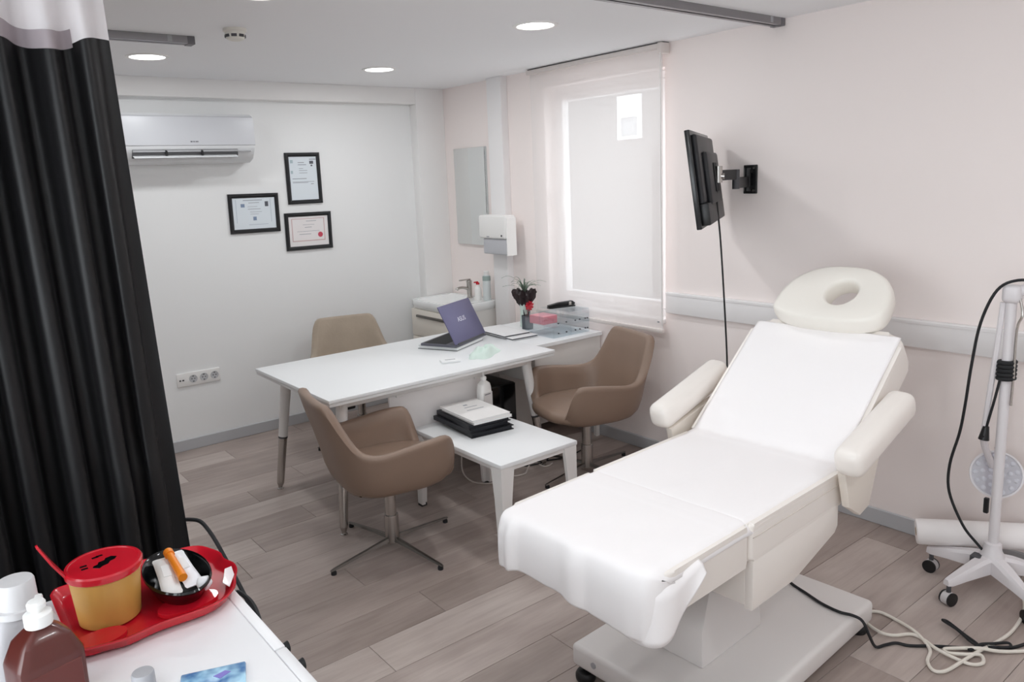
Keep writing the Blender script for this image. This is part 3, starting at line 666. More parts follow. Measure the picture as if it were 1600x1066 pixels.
for k in range(9):
    a = 2*pi*k/9; tube(bm, [(0, -.036, .15), (.02*math.cos(a), -.05, .15+.02*math.sin(a)), (.034*math.cos(a+.3), -.054, .15+.032*math.sin(a+.3)), (.012*math.cos(a+.6), -.046, .15+.02*math.sin(a+.6))], .006, 6, 3)
tube(bm, [(0, -.04, .14), (-.01, -.046, .08), (-.004, -.044, .03)], .004, 6, 4); obj('ribbon_bow', bm, M_redf, T)
for k in range(34):
    a = random.uniform(0, 2*pi); l = random.uniform(.07, .145); up = random.uniform(.35, 1.0)
    bm = BM()
    P = smoothpath([(0, 0, .23), (math.cos(a)*l*.35, math.sin(a)*l*.35, .25+l*.55*up), (math.cos(a)*l*.8, math.sin(a)*l*.8, .25+l*.8*up), (math.cos(a)*l*1.15, math.sin(a)*l*1.15, .25+l*.68*up)], 4)
    wv = Vector((-math.sin(a), math.cos(a), 0)); rings = []
    n = len(P)
    for i, p in enumerate(P):
        wd = .0042*(1-i/(n-1))+.0005; rings.append([tuple(p-wv*wd), tuple(p+Vector((0, 0, .0012))), tuple(p+wv*wd), tuple(p-Vector((0, 0, .0008)))])
    loft(bm, rings); obj('leaf', bm, mat('grey_green_leaf', (118, 134, 118), .6), T)

# ================================================================== CHAIRS
def tub_chair(name, label, m, worn=False):
    T = thing(name, label, 'chair')
    N = 112; ring = superring(.30, .315, 3.4, N, -.01, 0)
    z0 = .345
    prof = [(.345, .50), (.352, .66), (.372, .79), (.41, .885), (.47, .945), (.55, .98), (.62, 1.0), (.85, 1.06)]
    def H(x, y):
        fr = x-(-.01)
        back = sst(-.135, -.245, fr)                    # 1 at the back
        arm = .578+.034*sst(-.2, .18, fr)
        ycut = 1-sst(.20, .285, abs(y))*.9              # back corners round off
        h = arm+(.822-arm)*back*max(.0, ycut if fr > -.28 else max(ycut, .45))
        front = sst(.215, .285, fr)
        h = h*(1-front)+.405*front
        return h
    HH = [H(x, y) for x, y in ring]
    for _ in range(2): HH = [(HH[i-1]+2*HH[i]+HH[(i+1) % N])/4 for i in range(N)]
    th = .045
    def pt(i, s, z, lean=True):
        x, y = ring[i]; sx = s; 
        bx = -.055*sst(.48, .85, z) if x < 0 else 0
        bx *= sst(0.0, -.22, x)
        return (x*s+bx+(.015 if s < .9 else .015)*1, y*s, z)
    rows = []
    rows.append([(0.015, 0, z0-.004)]*N)
    qs = [0, .02, .06, .13, .24, .4, .6, .8, .93]
    for q in qs: rows.append([pt(i, lerp(prof, z0+(HH[i]-.014-z0)*q), z0+(HH[i]-.014-z0)*q) for i in range(N)])
    for ds, dz in ((0, -.014), (-.02, -.003), (-.07, .0), (-.12, -.004), (-.145, -.016)):
        rows.append([pt(i, lerp(prof, HH[i])+ds, HH[i]+dz) for i in range(N)])
    for q in (.25, .5, .75, 1):
        rows.append([pt(i, lerp(prof, HH[i]-.016+(.40-(HH[i]-.016))*q)-.15, HH[i]-.016+(.385-(HH[i]-.016))*q) for i in range(N)])
    rows.append([(0.015, 0, .385)]*N)
    bm = BM(); loft(bm, rows, True, False, False); bmesh.ops.remove_doubles(bm, verts=bm.verts[:], dist=.0004)
    obj('shell', bm, m, T, True, 60)
    rs = superring(.255, .24, 3.2, 72, .045, 0)
    bm = BM(); rows = []
    for s, z in ((.001, .388), (.9, .388), (.97, .395), (1.0, .412), (1.0, .428), (.975, .443), (.92, .453), (.7, .46), (.35, .463), (.001, .464)):
        rows.append([(.045+(x-.045)*s, y*s, z-.012*sst(.12, .29, x)*s) for x, y in rs])
    loft(bm, rows, True, False, False); bmesh.ops.remove_doubles(bm, verts=bm.verts[:], dist=.0005); obj('seat_cushion', bm, m, T, True, 60)
    bm = BM(); lathe(bm, [(.14, .332), (.14, .347), (.001, .347)], (.01, 0, 0), 28); lathe(bm, [(.034, .3), (.034, .335)], (0, 0, 0), 24); obj('swivel_plate', bm, M_black, T)
    bm = BM(); lathe(bm, [(.028, .165), (.028, .31)], seg=24); lathe(bm, [(.034, .03), (.0355, .16), (.034, .172), (.026, .174)], seg=24); P = obj('post', bm, M_chrome, T)
    bm = BM(); lathe(bm, [(.034, .298), (.034, .312)], seg=24); obj('collar', bm, M_black, P)
    for k in range(4):
        a = R(18)+k*pi/2; ca, sa = math.cos(a), math.sin(a); bm = BM(); rings = []
        for t_, hw, z, hh in ((.02, .015, .05, .008), (.12, .013, .043, .006), (.25, .011, .032, .0045), (.345, .009, .024, .0035), (.36, .006, .022, .003)):
            rings.append([(ca*t_-sa*u, sa*t_+ca*u, z+v) for u, v in ((-hw, -hh), (hw, -hh), (hw*.6, hh), (-hw*.6, hh))])
        loft(bm, rings); l = obj('base_arm', bm, M_dchrome, T)  # darker chrome here: the floor's reflection is put into the colour
        bm = BM(); lathe(bm, [(.013, 0), (.013, .012), (.008, .02)], (ca*.345, sa*.345, 0), 14); obj('glide', bm, M_blackm, l)
    bm = BM(); box(bm, -.008, .008, -.002, .002, -.014, .014, .001, 1)
    xf(bm.verts[:], Matrix.Rotation(R(-70), 3, 'Z'), (-.20, -.185, .386)); obj('leather_tag', bm, mat('tag_brown', (84, 66, 52), .5), T)
    return T
C1 = tub_chair('tub_chair', 'taupe leather swivel tub chair in front of the desk, nearest the curtain', M_leather)
C1.location = (1.707, 3.095, 0); C1.rotation_euler = (0, 0, R(-10)); C1['group'] = 'taupe tub chairs'
C2 = dup(C1, (3.075, 3.13, 0), R(166), 'taupe leather swivel tub chair beside the window wall', 'taupe tub chairs')
C3 = tub_chair('tub_chair', 'worn beige suede tub chair behind the desk by the back wall', M_vel)
C3.location = (2.40, 4.66, 0); C3.rotation_euler = (0, 0, R(-104)); C3['group'] = 'taupe tub chairs'

# ================================================================== COFFEE TABLE
TX0, TX1, TY0, TY1, TZ = 2.06, 2.552, 2.665, 3.43, .44
T = thing('coffee_table', 'low white rectangular coffee table between the tub chairs', 'table', ((TX0+TX1)/2, (TY0+TY1)/2, 0))
hx, hy = (TX1-TX0)/2, (TY1-TY0)/2
bm = BM(); box(bm, -hx, hx, -hy, hy, TZ-.022, TZ, .003, 2); obj('tabletop', bm, M_white, T)
bm = BM()
for a in ((-hx+.02, hx-.02, -hy+.012, -hy+.03), (-hx+.02, hx-.02, hy-.03, hy-.012), (-hx+.012, -hx+.03, -hy+.02, hy-.02), (hx-.03, hx-.012, -hy+.02, hy-.02)): box(bm, a[0], a[1], a[2], a[3], TZ-.045, TZ-.022)
obj('apron', bm, M_wmetal, T)
for sx in (-1, 1):
    for sy in (-1, 1):
        bm = BM(); x, y = sx*(hx-.004), sy*(hy-.004)
        def rg(w_, z): return [(x, y, z), (x-sx*w_, y, z), (x-sx*w_, y-sy*.02, z), (x-sx*.02, y-sy*.02, z), (x-sx*.02, y-sy*w_, z), (x, y-sy*w_, z)]
        loft(bm, [rg(.045, .012), rg(.06, .25), rg(.08, TZ-.022)]); l = obj('leg', bm, M_wmetal, T)
        bm = BM(); box(bm, min(x, x-sx*.035), max(x, x-sx*.035), min(y, y-sy*.035), max(y, y-sy*.035), 0, .013); obj('foot_pad', bm, M_black, l)
# folders
zz = TZ
for k, (dx, dy, rz, lb) in enumerate(((.012, .0, R(-7), 'black document folder, bottom of the stack on the coffee table'), (-.014, .012, R(-1), 'black document folder, second from bottom on the coffee table'), (-.004, .006, R(-6), 'black document folder just under the white folders'))):
    T = thing('document_folder', lb, 'folder', (2.325+dx, 3.22+dy, zz), rz, 'folders stacked on the coffee table')
    bm = BM(); box(bm, -.128, .128, -.175, .175, 0, .004, .001, 1); box(bm, -.128, .128, -.175, .175, .02, .024, .001, 1); box(bm, -.13, -.126, -.175, .175, 0, .024, .001, 1); obj('cover', bm, mat('black_folder', (24, 26, 32), .45), T)
    bm = BM(); box(bm, -.124, .118, -.168, .168, .004, .02); obj('contents', bm, mat('black_folder_pages', (38, 40, 46), .8), T)
    zz += .0245
for k, (dx, dy, rz, lb) in enumerate(((.012, .0, R(-5), 'white document folder, lower of the two white ones in the stack'), (.004, .006, R(-4), 'white printed folder on top of the coffee table stack'))):
    T = thing('document_folder', lb, 'folder', (2.315+dx, 3.205+dy, zz), rz, 'folders stacked on the coffee table')
    bm = BM(); box(bm, -.118, .118, -.17, .17, 0, .002); box(bm, -.118, .118, -.17, .17, .01, .012, .0006, 1); obj('cover', bm, mat('white_folder', (234, 232, 230), .5), T)
    bm = BM(); box(bm, -.115, .115, -.167, .167, .002, .01); obj('contents', bm, M_paper, T)
    if k:
        bm = BM()
        for i, (a, b_, c) in enumerate(((-.03, .05, .05), (-.045, .06, .0))): box(bm, a, b_, c-.003, c+.003, .0119, .0125)
        box(bm, -.012, .012, .085, .1, .0119, .0125); obj('printed_lines', bm, M_ink, T, False)
    zz += .0125
# sanitiser
T = thing('sanitiser_bottle', 'white hand sanitiser pump bottle on the coffee table', 'bottle', (2.508, 3.37, TZ), R(10))
bm = BM(); loft(bm, [[(x*s, y*s2, z) for x, y in superring(.044, .03, 4, 40)] for s, s2, z in ((.94, .92, 0), (1, 1, .008), (.97, .97, .12), (.93, .93, .15), (.8, .85, .172), (.45, .6, .185), (.26, .44, .19), (.26, .44, .198))]); obj('bottle_body', bm, M_plasw, T)
bm = BM(); lathe(bm, [(.017, .196), (.017, .21), (.011, .216), (.0055, .217), (.0055, .236), (.011, .237), (.011, .246), (.001, .247)], seg=20); box(bm, -.038, .006, -.006, .006, .238, .246, .003, 2); obj('pump', bm, M_plasw, T)
bm = BM(); box(bm, -.034, .036, -.0312, -.0285, .04, .125, .001, 1); obj('label', bm, mat('label_grey', (214, 210, 208), .5), T)
bm = BM(); box(bm, -.026, .02, -.0318, -.031, .112, .118); obj('label_band', bm, mat('label_dark', (120, 118, 120), .5), T)
# cables under the table
bm = BM(); tube(bm, [(2.6, 3.72, .22), (2.5, 3.62, .05)] + [(x, y, .006+.0*i) for i, (x, y) in enumerate([(2.47, 3.5), (2.50, 3.40), (2.568, 3.37), (2.68, 3.40), (2.709, 3.358), (2.775, 3.351), (2.85, 3.414), (2.93, 3.45), (2.927, 3.368), (2.951, 3.345), (3.0, 3.36)])], .0045, 8, 6)
tag(obj('white_floor_cable', bm, mat('cable_white', (214, 206, 200), .5)), 'white cable looping on the floor under the coffee table', 'cable')
bm = BM(); tube(bm, [(2.9, 3.72, .12), (2.93, 3.55, .01), (2.85, 3.45, .006), (2.96, 3.40, .012), (3.05, 3.46, .006), (2.98, 3.52, .012), (2.88, 3.50, .006), (3.1, 3.38, .006), (3.3, 3.40, .006)], .0042, 8, 6)
tag(obj('black_floor_cable', bm, M_blackm), 'tangled black cable on the floor behind the coffee table', 'cable')

# ================================================================== TREATMENT BED
BO = Vector((1.47, 1.22, 0)); BR = R(3.0)
BED = thing('treatment_bed', 'white upholstered reclining treatment bed with armrests and face-hole headrest', 'treatment bed', BO, BR)
V0, V1 = -.02, .60; BZ = .715
VC = (V0+V1)/2; HW = (V1-V0)/2
# base plate
bm = BM(); box(bm, .235, 1.235, -.045, .575, .045, .13, .018, 3); obj('base_plate', bm, M_plate, BED)
for u, v in ((.28, 0), (.28, .53), (1.19, 0), (1.19, .53)):
    bm = BM(); lathe(bm, [(.034, 0), (.036, .006), (.036, .02), (.03, .03), (.012, .034), (.012, .05)], (u+(-.02 if u < .5 else .01), v, 0), 24); obj('levelling_foot', bm, M_black, BED)
for v in (.06, .47):
    bm = BM(); cyl(bm, (.2355, v, .09), (.2325, v, .09), .011, seg=16); obj('bolt_cap', bm, M_plasg, BED)
# pedestal
bm = BM()
def quad(u0, u1, v0, v1, z): return [(u0, v0, z), (u1, v0, z), (u1, v1, z), (u0, v1, z)]
loft(bm, [quad(.43, .80, .165, .46, .13), quad(.45, .80, .18, .445, .25), quad(.52, .80, .20, .42, .36)])
es = [e for e in bm.edges]; bmesh.ops.bevel(bm, geom=es, offset=.008, segments=2, profile=.5, affect='EDGES', clamp_overlap=True)
obj('pedestal', bm, M_plate, BED)
bm = BM(); box(bm, .55, .74, .235, .385, .34, .56, .01, 1); box(bm, .2, .92, .17, .21, .56, .60); box(bm, .2, .92, .41, .45, .56, .60)
box(bm, .30, .56, .20, .23, .0, .035, .004, 1, Matrix.Rotation(R(-22), 3, 'Y'), (0, 0, .36)); box(bm, .30, .56, .39, .42, .0, .035, .004, 1, Matrix.Rotation(R(-22), 3, 'Y'), (0, 0, .36))
obj('lift_mechanism', bm, M_black, BED)
bm = BM(); cyl(bm, (.36, .15, .55), (.56, .17, .40), .022); cyl(bm, (.30, .12, .57), (.44, .14, .49), .03); cyl(bm, (.40, .10, .52), (.40, .5, .52), .014); obj('actuator', bm, M_blackm, BED)
# leg section
def pill(u0, u1, v0, v1, z0, z1, rfoot, rhead, bev, segs=4):
    pts = []
    def arc(cu, cv, r, a0, a1, n=8):
        for i in range(n+1):
            a = a0+(a1-a0)*i/n; pts.append((cu+r*math.cos(a), cv+r*math.sin(a)))
    arc(u0+rfoot, v0+rfoot, rfoot, pi, 1.5*pi); arc(u1-rhead, v0+rhead, rhead, 1.5*pi, 2*pi)
    arc(u1-rhead, v1-rhead, rhead, 0, .5*pi); arc(u0+rfoot, v1-rfoot, rfoot, .5*pi, pi)
    bm = BM(); prism(bm, pts, z0, z1, 'z', bev, segs); return bm
LEG = obj('leg_cushion', pill(-.065, .384, V0, V1, .585, BZ, .085, .012, .03), M_vinyl, BED)
SEAT = obj('seat_cushion', pill(.39, .99, V0-.005, V1+.005, .595, BZ, .015, .02, .028), M_vinyl, BED)
bm = BM(); tube(bm, [(.40, V0-.0055, .672), (.98, V0-.0055, .672)], .002, 6); obj('seam', bm, mat('vinyl_seam', (214, 205, 198), .5), SEAT)
for sv, nm in ((V0-.004, 0), (V1-.026, 1)):
    bm = BM(); prism(bm, [(.405, .432), (.66, .432), (.935, .50), (.955, .52), (.955, .60), (.405, .60)], sv, sv+.03, 'y', .005, 2)
    obj('side_skirt', bm, M_vinyl, BED)
bm = BM(); box(bm, .405, .43, V0+.02, V1-.02, .44, .60, .004, 1); obj('front_skirt', bm, M_vinyl, BED)
# backrest, hinged at u=.985,z=.70
BA = R(37.5)
def bk(s, v, n):  # s along back, n normal
    return (.985+s*math.cos(BA)-n*math.sin(BA), v, BZ-.012+s*math.sin(BA)+n*math.cos(BA))
def bkx(bm):
    for q in bm.verts: q.co = Vector(bk(*q.co))
bm = pill(.0, .645, V0, V1, -.115, .012, .02, .07, .035)
bkx(bm); BACK = obj('backrest', bm, M_vinyl, BED)
bm = BM(); box(bm, .05, .55, V0+.08, V1-.08, -.15, -.11, .004, 1); bkx(bm); obj('backrest_frame', bm, M_plate, BED)
# headrest : half-moon pad with face hole
bm = BM()
def moon(n):
    out = []
    for i in range(n):
        a = 2*pi*i/n; c, s_ = math.cos(a), math.sin(a)
        # s direction long round top, flatter bottom
        v = VC+.232*math.copysign(abs(s_)**.8, s_)
        s = 0.70+(.225*math.copysign(abs(c)**.9, c) if c > 0 else -.10*abs(c)**.6)
        out.append((s, v))
    return out
def holep(n):
    return [(.765+.07*math.cos(2*pi*i/n), VC-.03+.06*math.sin(2*pi*i/n)) for i in range(n)]
n = 64; A = moon(n); Hh = holep(n)
ca = (sum(p[0] for p in A)/n, VC)
def shr(P, k, c): return [((p[0]-c[0])*k+c[0], (p[1]-c[1])*k+c[1]) for p in P]
hc = (.765, VC-.03)
zs0, zs1 = .014, .095
seq = [(shr(A, .95, ca), zs0), (shr(A, .99, ca), zs0+.012), (A, zs0+.04), (shr(A, .985, ca), zs1-.015), (shr(A, .95, ca), zs1-.003), (shr(A, .89, ca), zs1), (shr(Hh, 1.22, hc), zs1), (shr(Hh, 1.07, hc), zs1-.004), (Hh, zs1-.02), (Hh, zs0+.01), (shr(Hh, 1.06, hc), zs0)]
HT = R(-3)
def hd(s, v, nn):   # headrest tilts slightly forward of the back plane
    s0 = .62; ds = s-s0
    return bk(s0+ds*math.cos(HT)-nn*math.sin(HT)*0, v, nn+ds*math.sin(HT)*.6)
rows = [[hd(p[0], p[1], z) for p in P] for P, z in seq]
loft(bm, rows+[rows[0]], True, False, False); HEAD = obj('headrest', bm, mat('headrest_vinyl', (240, 236, 228), .4, bump=.04, bscale=16), BED, True, 60)
bm = BM(); tube(bm, [hd(.52, VC-.12, -.03), hd(.75, VC-.12, .0)], .01, 8); tube(bm, [hd(.52, VC+.12, -.03), hd(.75, VC+.12, .0)], .01, 8); obj('headrest_rod', bm, M_chrome, BED)
# paper face cover fragment
# armrests
def arm(v, nm):
    rot = Matrix.Rotation(R(-15), 3, 'Y')
    bm = BM(); box(bm, 0, .47, -.05, .05, -.052, .052, .036, 4, rot, (.865, v, .775)); a = obj('armrest', bm, M_vinyl, BED)
    s = 1 if v > VC else -1
    bm = BM(); prism(bm, [(.90, .735), (1.20, .80), (1.10, .56), (1.03, .545), (.945, .60)], min(v-s*.015, v-s*.045), max(v-s*.015, v-s*.045), 'y', .006, 2); obj('arm_bracket', bm, mat('bracket_cream', (226, 218, 208), .4), a)
arm(V0-.062, 0); arm(V1+.075, 1)
# sheet : from foot hem over the seat and up the backrest
def sheet_path():
    P = [(-.080, .565), (-.082, .60), (-.081, .65), (-.074, .69), (-.06, .716), (-.03, .7225)]
    P += [(u, .7225) for u in (.02, .08, .15, .22, .29, .34)]
    P += [(.375, .7215), (.388, .7195), (.40, .7215), (.45, .7225)]
    P += [(u, .7225) for u in (.52, .6, .7, .8, .88, .93)]
    P += [(.955, .725)]
    for s in (.02, .06, .12, .2, .3, .4, .5, .58, .62): b = bk(s, 0, .0175); P.append((b[0], b[2]))
    return P
SP = [Vector((a, 0, b)) for a, b in sheet_path()]; SP = smoothpath(SP, 4)
bm = BM(); rows = []
NV = 60
cum = [0]
for a, b in zip(SP, SP[1:]): cum.append(cum[-1]+(b-a).length)
for i, p in enumerate(SP):
    s = cum[i]; row = []
    tg = (SP[min(i+1, len(SP)-1)]-SP[max(0, i-1)]).normalized(); nrm = Vector((-tg.z, 0, tg.x))
    foot = 1-sst(.10, .26, s)
    on_back = sst(cum[-1]-.66, cum[-1]-.6, s)
    for j in range(NV+1):
        q = j/NV
        # width follows cushion, tucked over both edges
        v0, v1 = V0-.004+.02*on_back, V1+.008-.02*on_back
        v = v0+(v1-v0)*q
        pos = p.copy(); 
        edge = min(q, 1-q)
        # roll over the side edges
        drop = 0
        e0 = max(0, .035-(v-V0)) if q < .5 else max(0, .035-(V1-v))
        drop = .028*(e0/.035)**2
        if on_back > .5: drop *= .5
        pos += nrm*(-drop)
        # rounded plan corners at foot
        cr_ = .085
        dv = max(0, cr_-(v-V0)) if q < .5 else max(0, cr_-(V1-v))
        pull = cr_-math.sqrt(max(0, cr_*cr_-dv*dv)) if dv > 0 else 0
        if foot > 0: pos.x += pull*foot
        # hem falls lower towards the right corner, with folds
        hem = 1-sst(0, .10, s)
        pos.z -= hem*(.026*(1-q)**2+.006*math.sin(q*7+.5)+.002*math.sin(q*23))
        fold = foot*sst(0, .05, .2-s)*(.012*math.sin(q*13+2)*(1-q*.3)+.006*math.sin(q*31+1)+.014*math.exp(-((q-.92)/.03)**2)+.012*math.exp(-((q-.84)/.02)**2))
        pos.x -= max(0, fold)+.005*foot
        # gentle crumples and fold creases on top
        cre = .0018*math.exp(-((q-.52)/.012)**2)+.0012*math.exp(-((q-.2)/.01)**2)
        cre += .0016*math.exp(-((s-.52)/.01)**2)+.0022*math.exp(-((s-(cum[-1]-.22)-.03*math.sin(q*5))/.008)**2)
        cre += .0012*(1+math.sin(s*17+q*4)*math.sin(q*11+s*5))
        pos += nrm*cre
        row.append((pos.x, v, pos.z))
    rows.append(row)
# right-hand flap: tail hanging at foot corner
loft(bm, rows, False)
def flap(a, b):
    r = .092; cu, cv = -.065+.085, V0+.085          # follows the rounded foot corner
    L1, L2 = .10, r*pi/2; L3 = .11; d_ = a*(L1+L2+L3)
    if d_ < L1: u, v = cu-r, cv+(L1-d_); nx, ny = -1, 0
    elif d_ < L1+L2:
        g = (d_-L1)/r; u, v = cu-r*math.cos(g), cv-r*math.sin(g); nx, ny = -math.cos(g), -math.sin(g)
    else: u, v = cu+(d_-L1-L2), cv-r; nx, ny = 0, -1
    k = sst(.45, 1.0, a)
    zlow = .545-.02*math.sin(a*pi)+.13*k**1.6
    out = (.004+.010*math.sin(a*14+1)*(1-b)*(1-b)+.008*(1-b))*sst(0, .3, a)-.006*(1-sst(0, .2, a))
    z = zlow+(.704-zlow)*b
    inn = .034*sst(.75, 1.0, b)
    return (u+nx*(out-inn), v+ny*(out-inn), z+.013*sst(.75, 1.0, b))
grid(bm, flap, 48, 12)
o = obj('bed_sheet', bm, M_sheet, None, True, 70); o.location = BO; o.rotation_euler = (0, 0, BR)
tag(o, 'thin white disposable sheet draped over the treatment bed', 'sheet')
md = o.modifiers.new('thickness', 'SOLIDIFY'); md.thickness = .0015; md.offset = 1

# ================================================================== EXAM LAMP
LX, LY = 3.32, 1.062
T = thing('exam_lamp', 'white examination lamp on a wheeled five-star stand', 'lamp', (LX, LY, 0))
M_lw = mat('lamp_white', (222, 218, 220), .4)
bm = BM(); cyl(bm, (0, 0, .16), (0, 0, 1.22), .0185, seg=24); obj('pole', bm, M_lw, T)
bm = BM(); lathe(bm, [(.04, .10), (.045, .12), (.045, .165), (.034, .185), (.03, .215), (.019, .22)], seg=28); obj('hub', bm, M_lw, T)
a0 = math.atan2(1.137-LY, 3.095-LX)
for k in range(5):
    a = a0-k*2*pi/5; ca, sa = math.cos(a), math.sin(a); bm = BM(); rings = []
    for t_, hw, zt, zb in ((.02, .03, .168, .10), (.08, .028, .158, .098), (.16, .022, .135, .092), (.225, .018, .115, .085), (.245, .012, .11, .086)):
        rings.append([(ca*t_-sa*u, sa*t_+ca*u, z) for u, z in ((-hw, zb), (hw, zb), (hw, zt-.012), (hw*.6, zt), (-hw*.6, zt), (-hw, zt-.012))])
    loft(bm, rings); obj('stand_leg', bm, M_lw, T)
    cx, cy = ca*.228, sa*.228
    bm = BM(); px, py = -sa, ca
    cyl(bm, (cx-px*.014, cy-py*.014, .027), (cx+px*.014, cy+py*.014, .027), .027, seg=20); W_ = obj('caster', bm, mat('caster_grey', (206, 203, 204), .5), T)
    bm = BM()
    for s in (-1, 1): cyl(bm, (cx+px*.0142*s, cy+py*.0142*s, .027), (cx+px*.021*s, cy+py*.021*s, .027), .0275, seg=20)
    obj('tyre', bm, M_black, W_)
    bm = BM(); cyl(bm, (cx, cy, .05), (cx, cy, .09), .009, seg=10); obj('stem', bm, M_dgrey, W_)
# elbow and folded arm
bm = BM(); box(bm, -.03, .03, -.032, .03, 1.20, 1.27, .018, 3); tube(bm, [(0, 0, 1.24), (.03, -.06, 1.255), (.05, -.16, 1.26), (.06, -.26, 1.25)], .022, 12, 4); obj('elbow', bm, M_lw, T)
bm = BM(); tube(bm, [(-.005, .026, 1.20), (-.012, .036, 1.0), (-.012, .05, .80), (-.01, .06, .66)], .011, 10, 5); obj('folded_arm', bm, M_lw, T)
bm = BM(); tube(bm, [(-.008, -.03, 1.22), (-.02, -.045, 1.16), (-.018, -.03, 1.10), (-.01, -.028, .9), (-.008, -.026, .8)], .005, 8, 5); obj('spring', bm, M_chrome, T)
# lamp head hanging, facing the room
hc_ = Vector((.085, .035, .475)); fd = Vector((-.80, -.45, .25)).normalized(); hx_, hy_ = frame_of(fd)
def ring3(c, r, n=40): return [tuple(c+(hx_*math.cos(2*pi*i/n)+hy_*math.sin(2*pi*i/n))*r) for i in range(n)]
bm = BM(); loft(bm, [ring3(hc_-fd*.035, .05), ring3(hc_-fd*.02, .085), ring3(hc_, .096), ring3(hc_+fd*.008, .096), ring3(hc_+fd*.008, .089), ring3(hc_+fd*.002, .088)]); HD = obj('lamp_head', bm, mat('lamp_head_grey', (224, 221, 223), .3), T)
bm = BM(); loft(bm, [ring3(hc_+fd*.0085, .0885), ring3(hc_+fd*.0105, .0885)]); obj('front_lens', bm, clear('lamp_lens', (246, 246, 248), .08), HD)
for rad, cnt in ((.024, 5), (.049, 9), (.074, 13)):
    for k in range(cnt):
        a = 2*pi*(k+.3*cnt)/cnt; p = hc_+(hx_*math.cos(a)+hy_*math.sin(a))*rad
        bm = BM(); loft(bm, [[tuple(p+fd*d_+(hx_*math.cos(2*pi*i/12)+hy_*math.sin(2*pi*i/12))*r_) for i in range(12)] for r_, d_ in ((.010, .0018), (.0095, .005), (.006, .0075), (.0012, .008))]); obj('led_lens', bm, mat('led_lens', (244, 244, 246), .08), HD)
bm = BM(); tube(bm, [(-.01, .06, .66), (.02, .06, .60), tuple(hc_-fd*.03)], .013, 10, 4); obj('head_joint', bm, M_lw, T)
bm = BM(); box(bm, -.012, .004, .024, .042, .335, .40, .003, 1); obj('switch_block', bm, M_black, T)
bm = BM()
for k in range(5): 
    bm2 = [(.027*math.cos(2*pi*i/20), .027*math.sin(2*pi*i/20), .90+k*.016+.008*i/20) for i in range(21)]
    tube(bm, bm2, .0085, 8)
obj('wound_cable', bm, M_blackm, T)
bm = BM(); tube(bm, [(.0, -.10, 1.285), (-.01, -.02, 1.29), (-.035, .04, 1.25), (-.045, .085, 1.12), (-.05, .105, .95), (-.045, .12, .78), (-.04, .135, .66), (-.05, .16, .52), (-.05, .155, .40), (-.04, .10, .27), (-.02, .05, .2), (-.01, .02, .165)], .0055, 8, 6); obj('power_cord', bm, M_blackm, T)
bm = BM(); tube(bm, [(-.02, .01, .92), (-.022, .025, .82), (-.02, .04, .74), (-.016, .05, .69)], .005, 8, 5); obj('plug_cord', bm, M_blackm, T)
bm = BM(); cyl(bm, (-.016, .05, .70), (-.018, .055, .645), .011, .02, 14); cyl(bm, (-.03, .05, .66), (-.05, .055, .664), .003, seg=8); obj('plug', bm, M_black, T)
bm = BM(); box(bm, -.065, -.02, .02, .06, .13, .165, .005, 1); obj('cable_clamp', bm, M_dgrey, T)
# couch roll
p0 = Vector((3.305, 1.352, .168)); p1 = Vector((3.535, .95, .205)); dr = (p1-p0).normalized(); rx, ry = frame_of(dr)
T = thing('paper_roll', 'white couch paper roll resting on the lamp stand legs', 'paper roll', p0)
bm = BM(); rings = []
for k, (t_, r_) in enumerate(((0, .018), (0, .05), (.004, .0535), (.02, .055), (.50, .055), (.506, .052), (.506, .018))):
    rings.append([tuple(dr*t_+(rx*math.cos(2*pi*i/36)+ry*math.sin(2*pi*i/36))*r_) for i in range(36)])
loft(bm, rings+[rings[0]], True, False, False); obj('roll', bm, mat('roll_paper', (238, 234, 233), .75), T)
bm = BM(); rings = []
for t_, r_ in ((-.001, .0185), (.507, .0185), (.507, .016), (-.001, .016)): rings.append([tuple(dr*t_+(rx*math.cos(2*pi*i/24)+ry*math.sin(2*pi*i/24))*r_) for i in range(24)])
loft(bm, rings+[rings[0]], True, False, False); obj('core', bm, mat('cardboard', (190, 172, 150), .8), T)

# ------------------------------------------------------------------ floor cables on the right
bm = BM(); tube(bm, [(2.45, 1.585, .30), (2.53, 1.545, .2), (2.575, 1.50, .1385), (2.555, 1.43, .137), (2.53, 1.35, .137), (2.525, 1.28, .137), (2.54, 1.238, .136), (2.555, 1.208, .12), (2.575, 1.19, .06), (2.605, 1.18, .01), (2.65, 1.165, .006), (2.689, 1.145, .006), (2.708, 1.106, .006), (2.767, 1.05, .006), (2.82, .991, .006), (2.861, .935, .010), (2.918, .89, .008), (2.968, .859, .006), (3.05, .83, .006), (3.2, .78, .006)], .0055, 8, 6)
tag(obj('bed_power_cable', bm, M_blackm), 'black power cable running from the bed base over the floor', 'cable')
bm = BM(); tube(bm, [(x, y, .018+.004*math.sin(i)) for i, (x, y) in enumerate([(2.818, .946), (2.875, .935), (2.915, .906), (2.961, .876), (2.945, .865), (2.905, .902), (2.868, .948), (2.912, 1.027), (2.933, 1.082), (2.943, 1.085), (2.949, 1.071), (2.913, 1.005), (2.871, .939), (2.813, .95)])], .005, 8, 6)
tag(obj('black_cable_loop', bm, M_blackm), 'tied black cable loop lying on top of the white cable', 'cable')
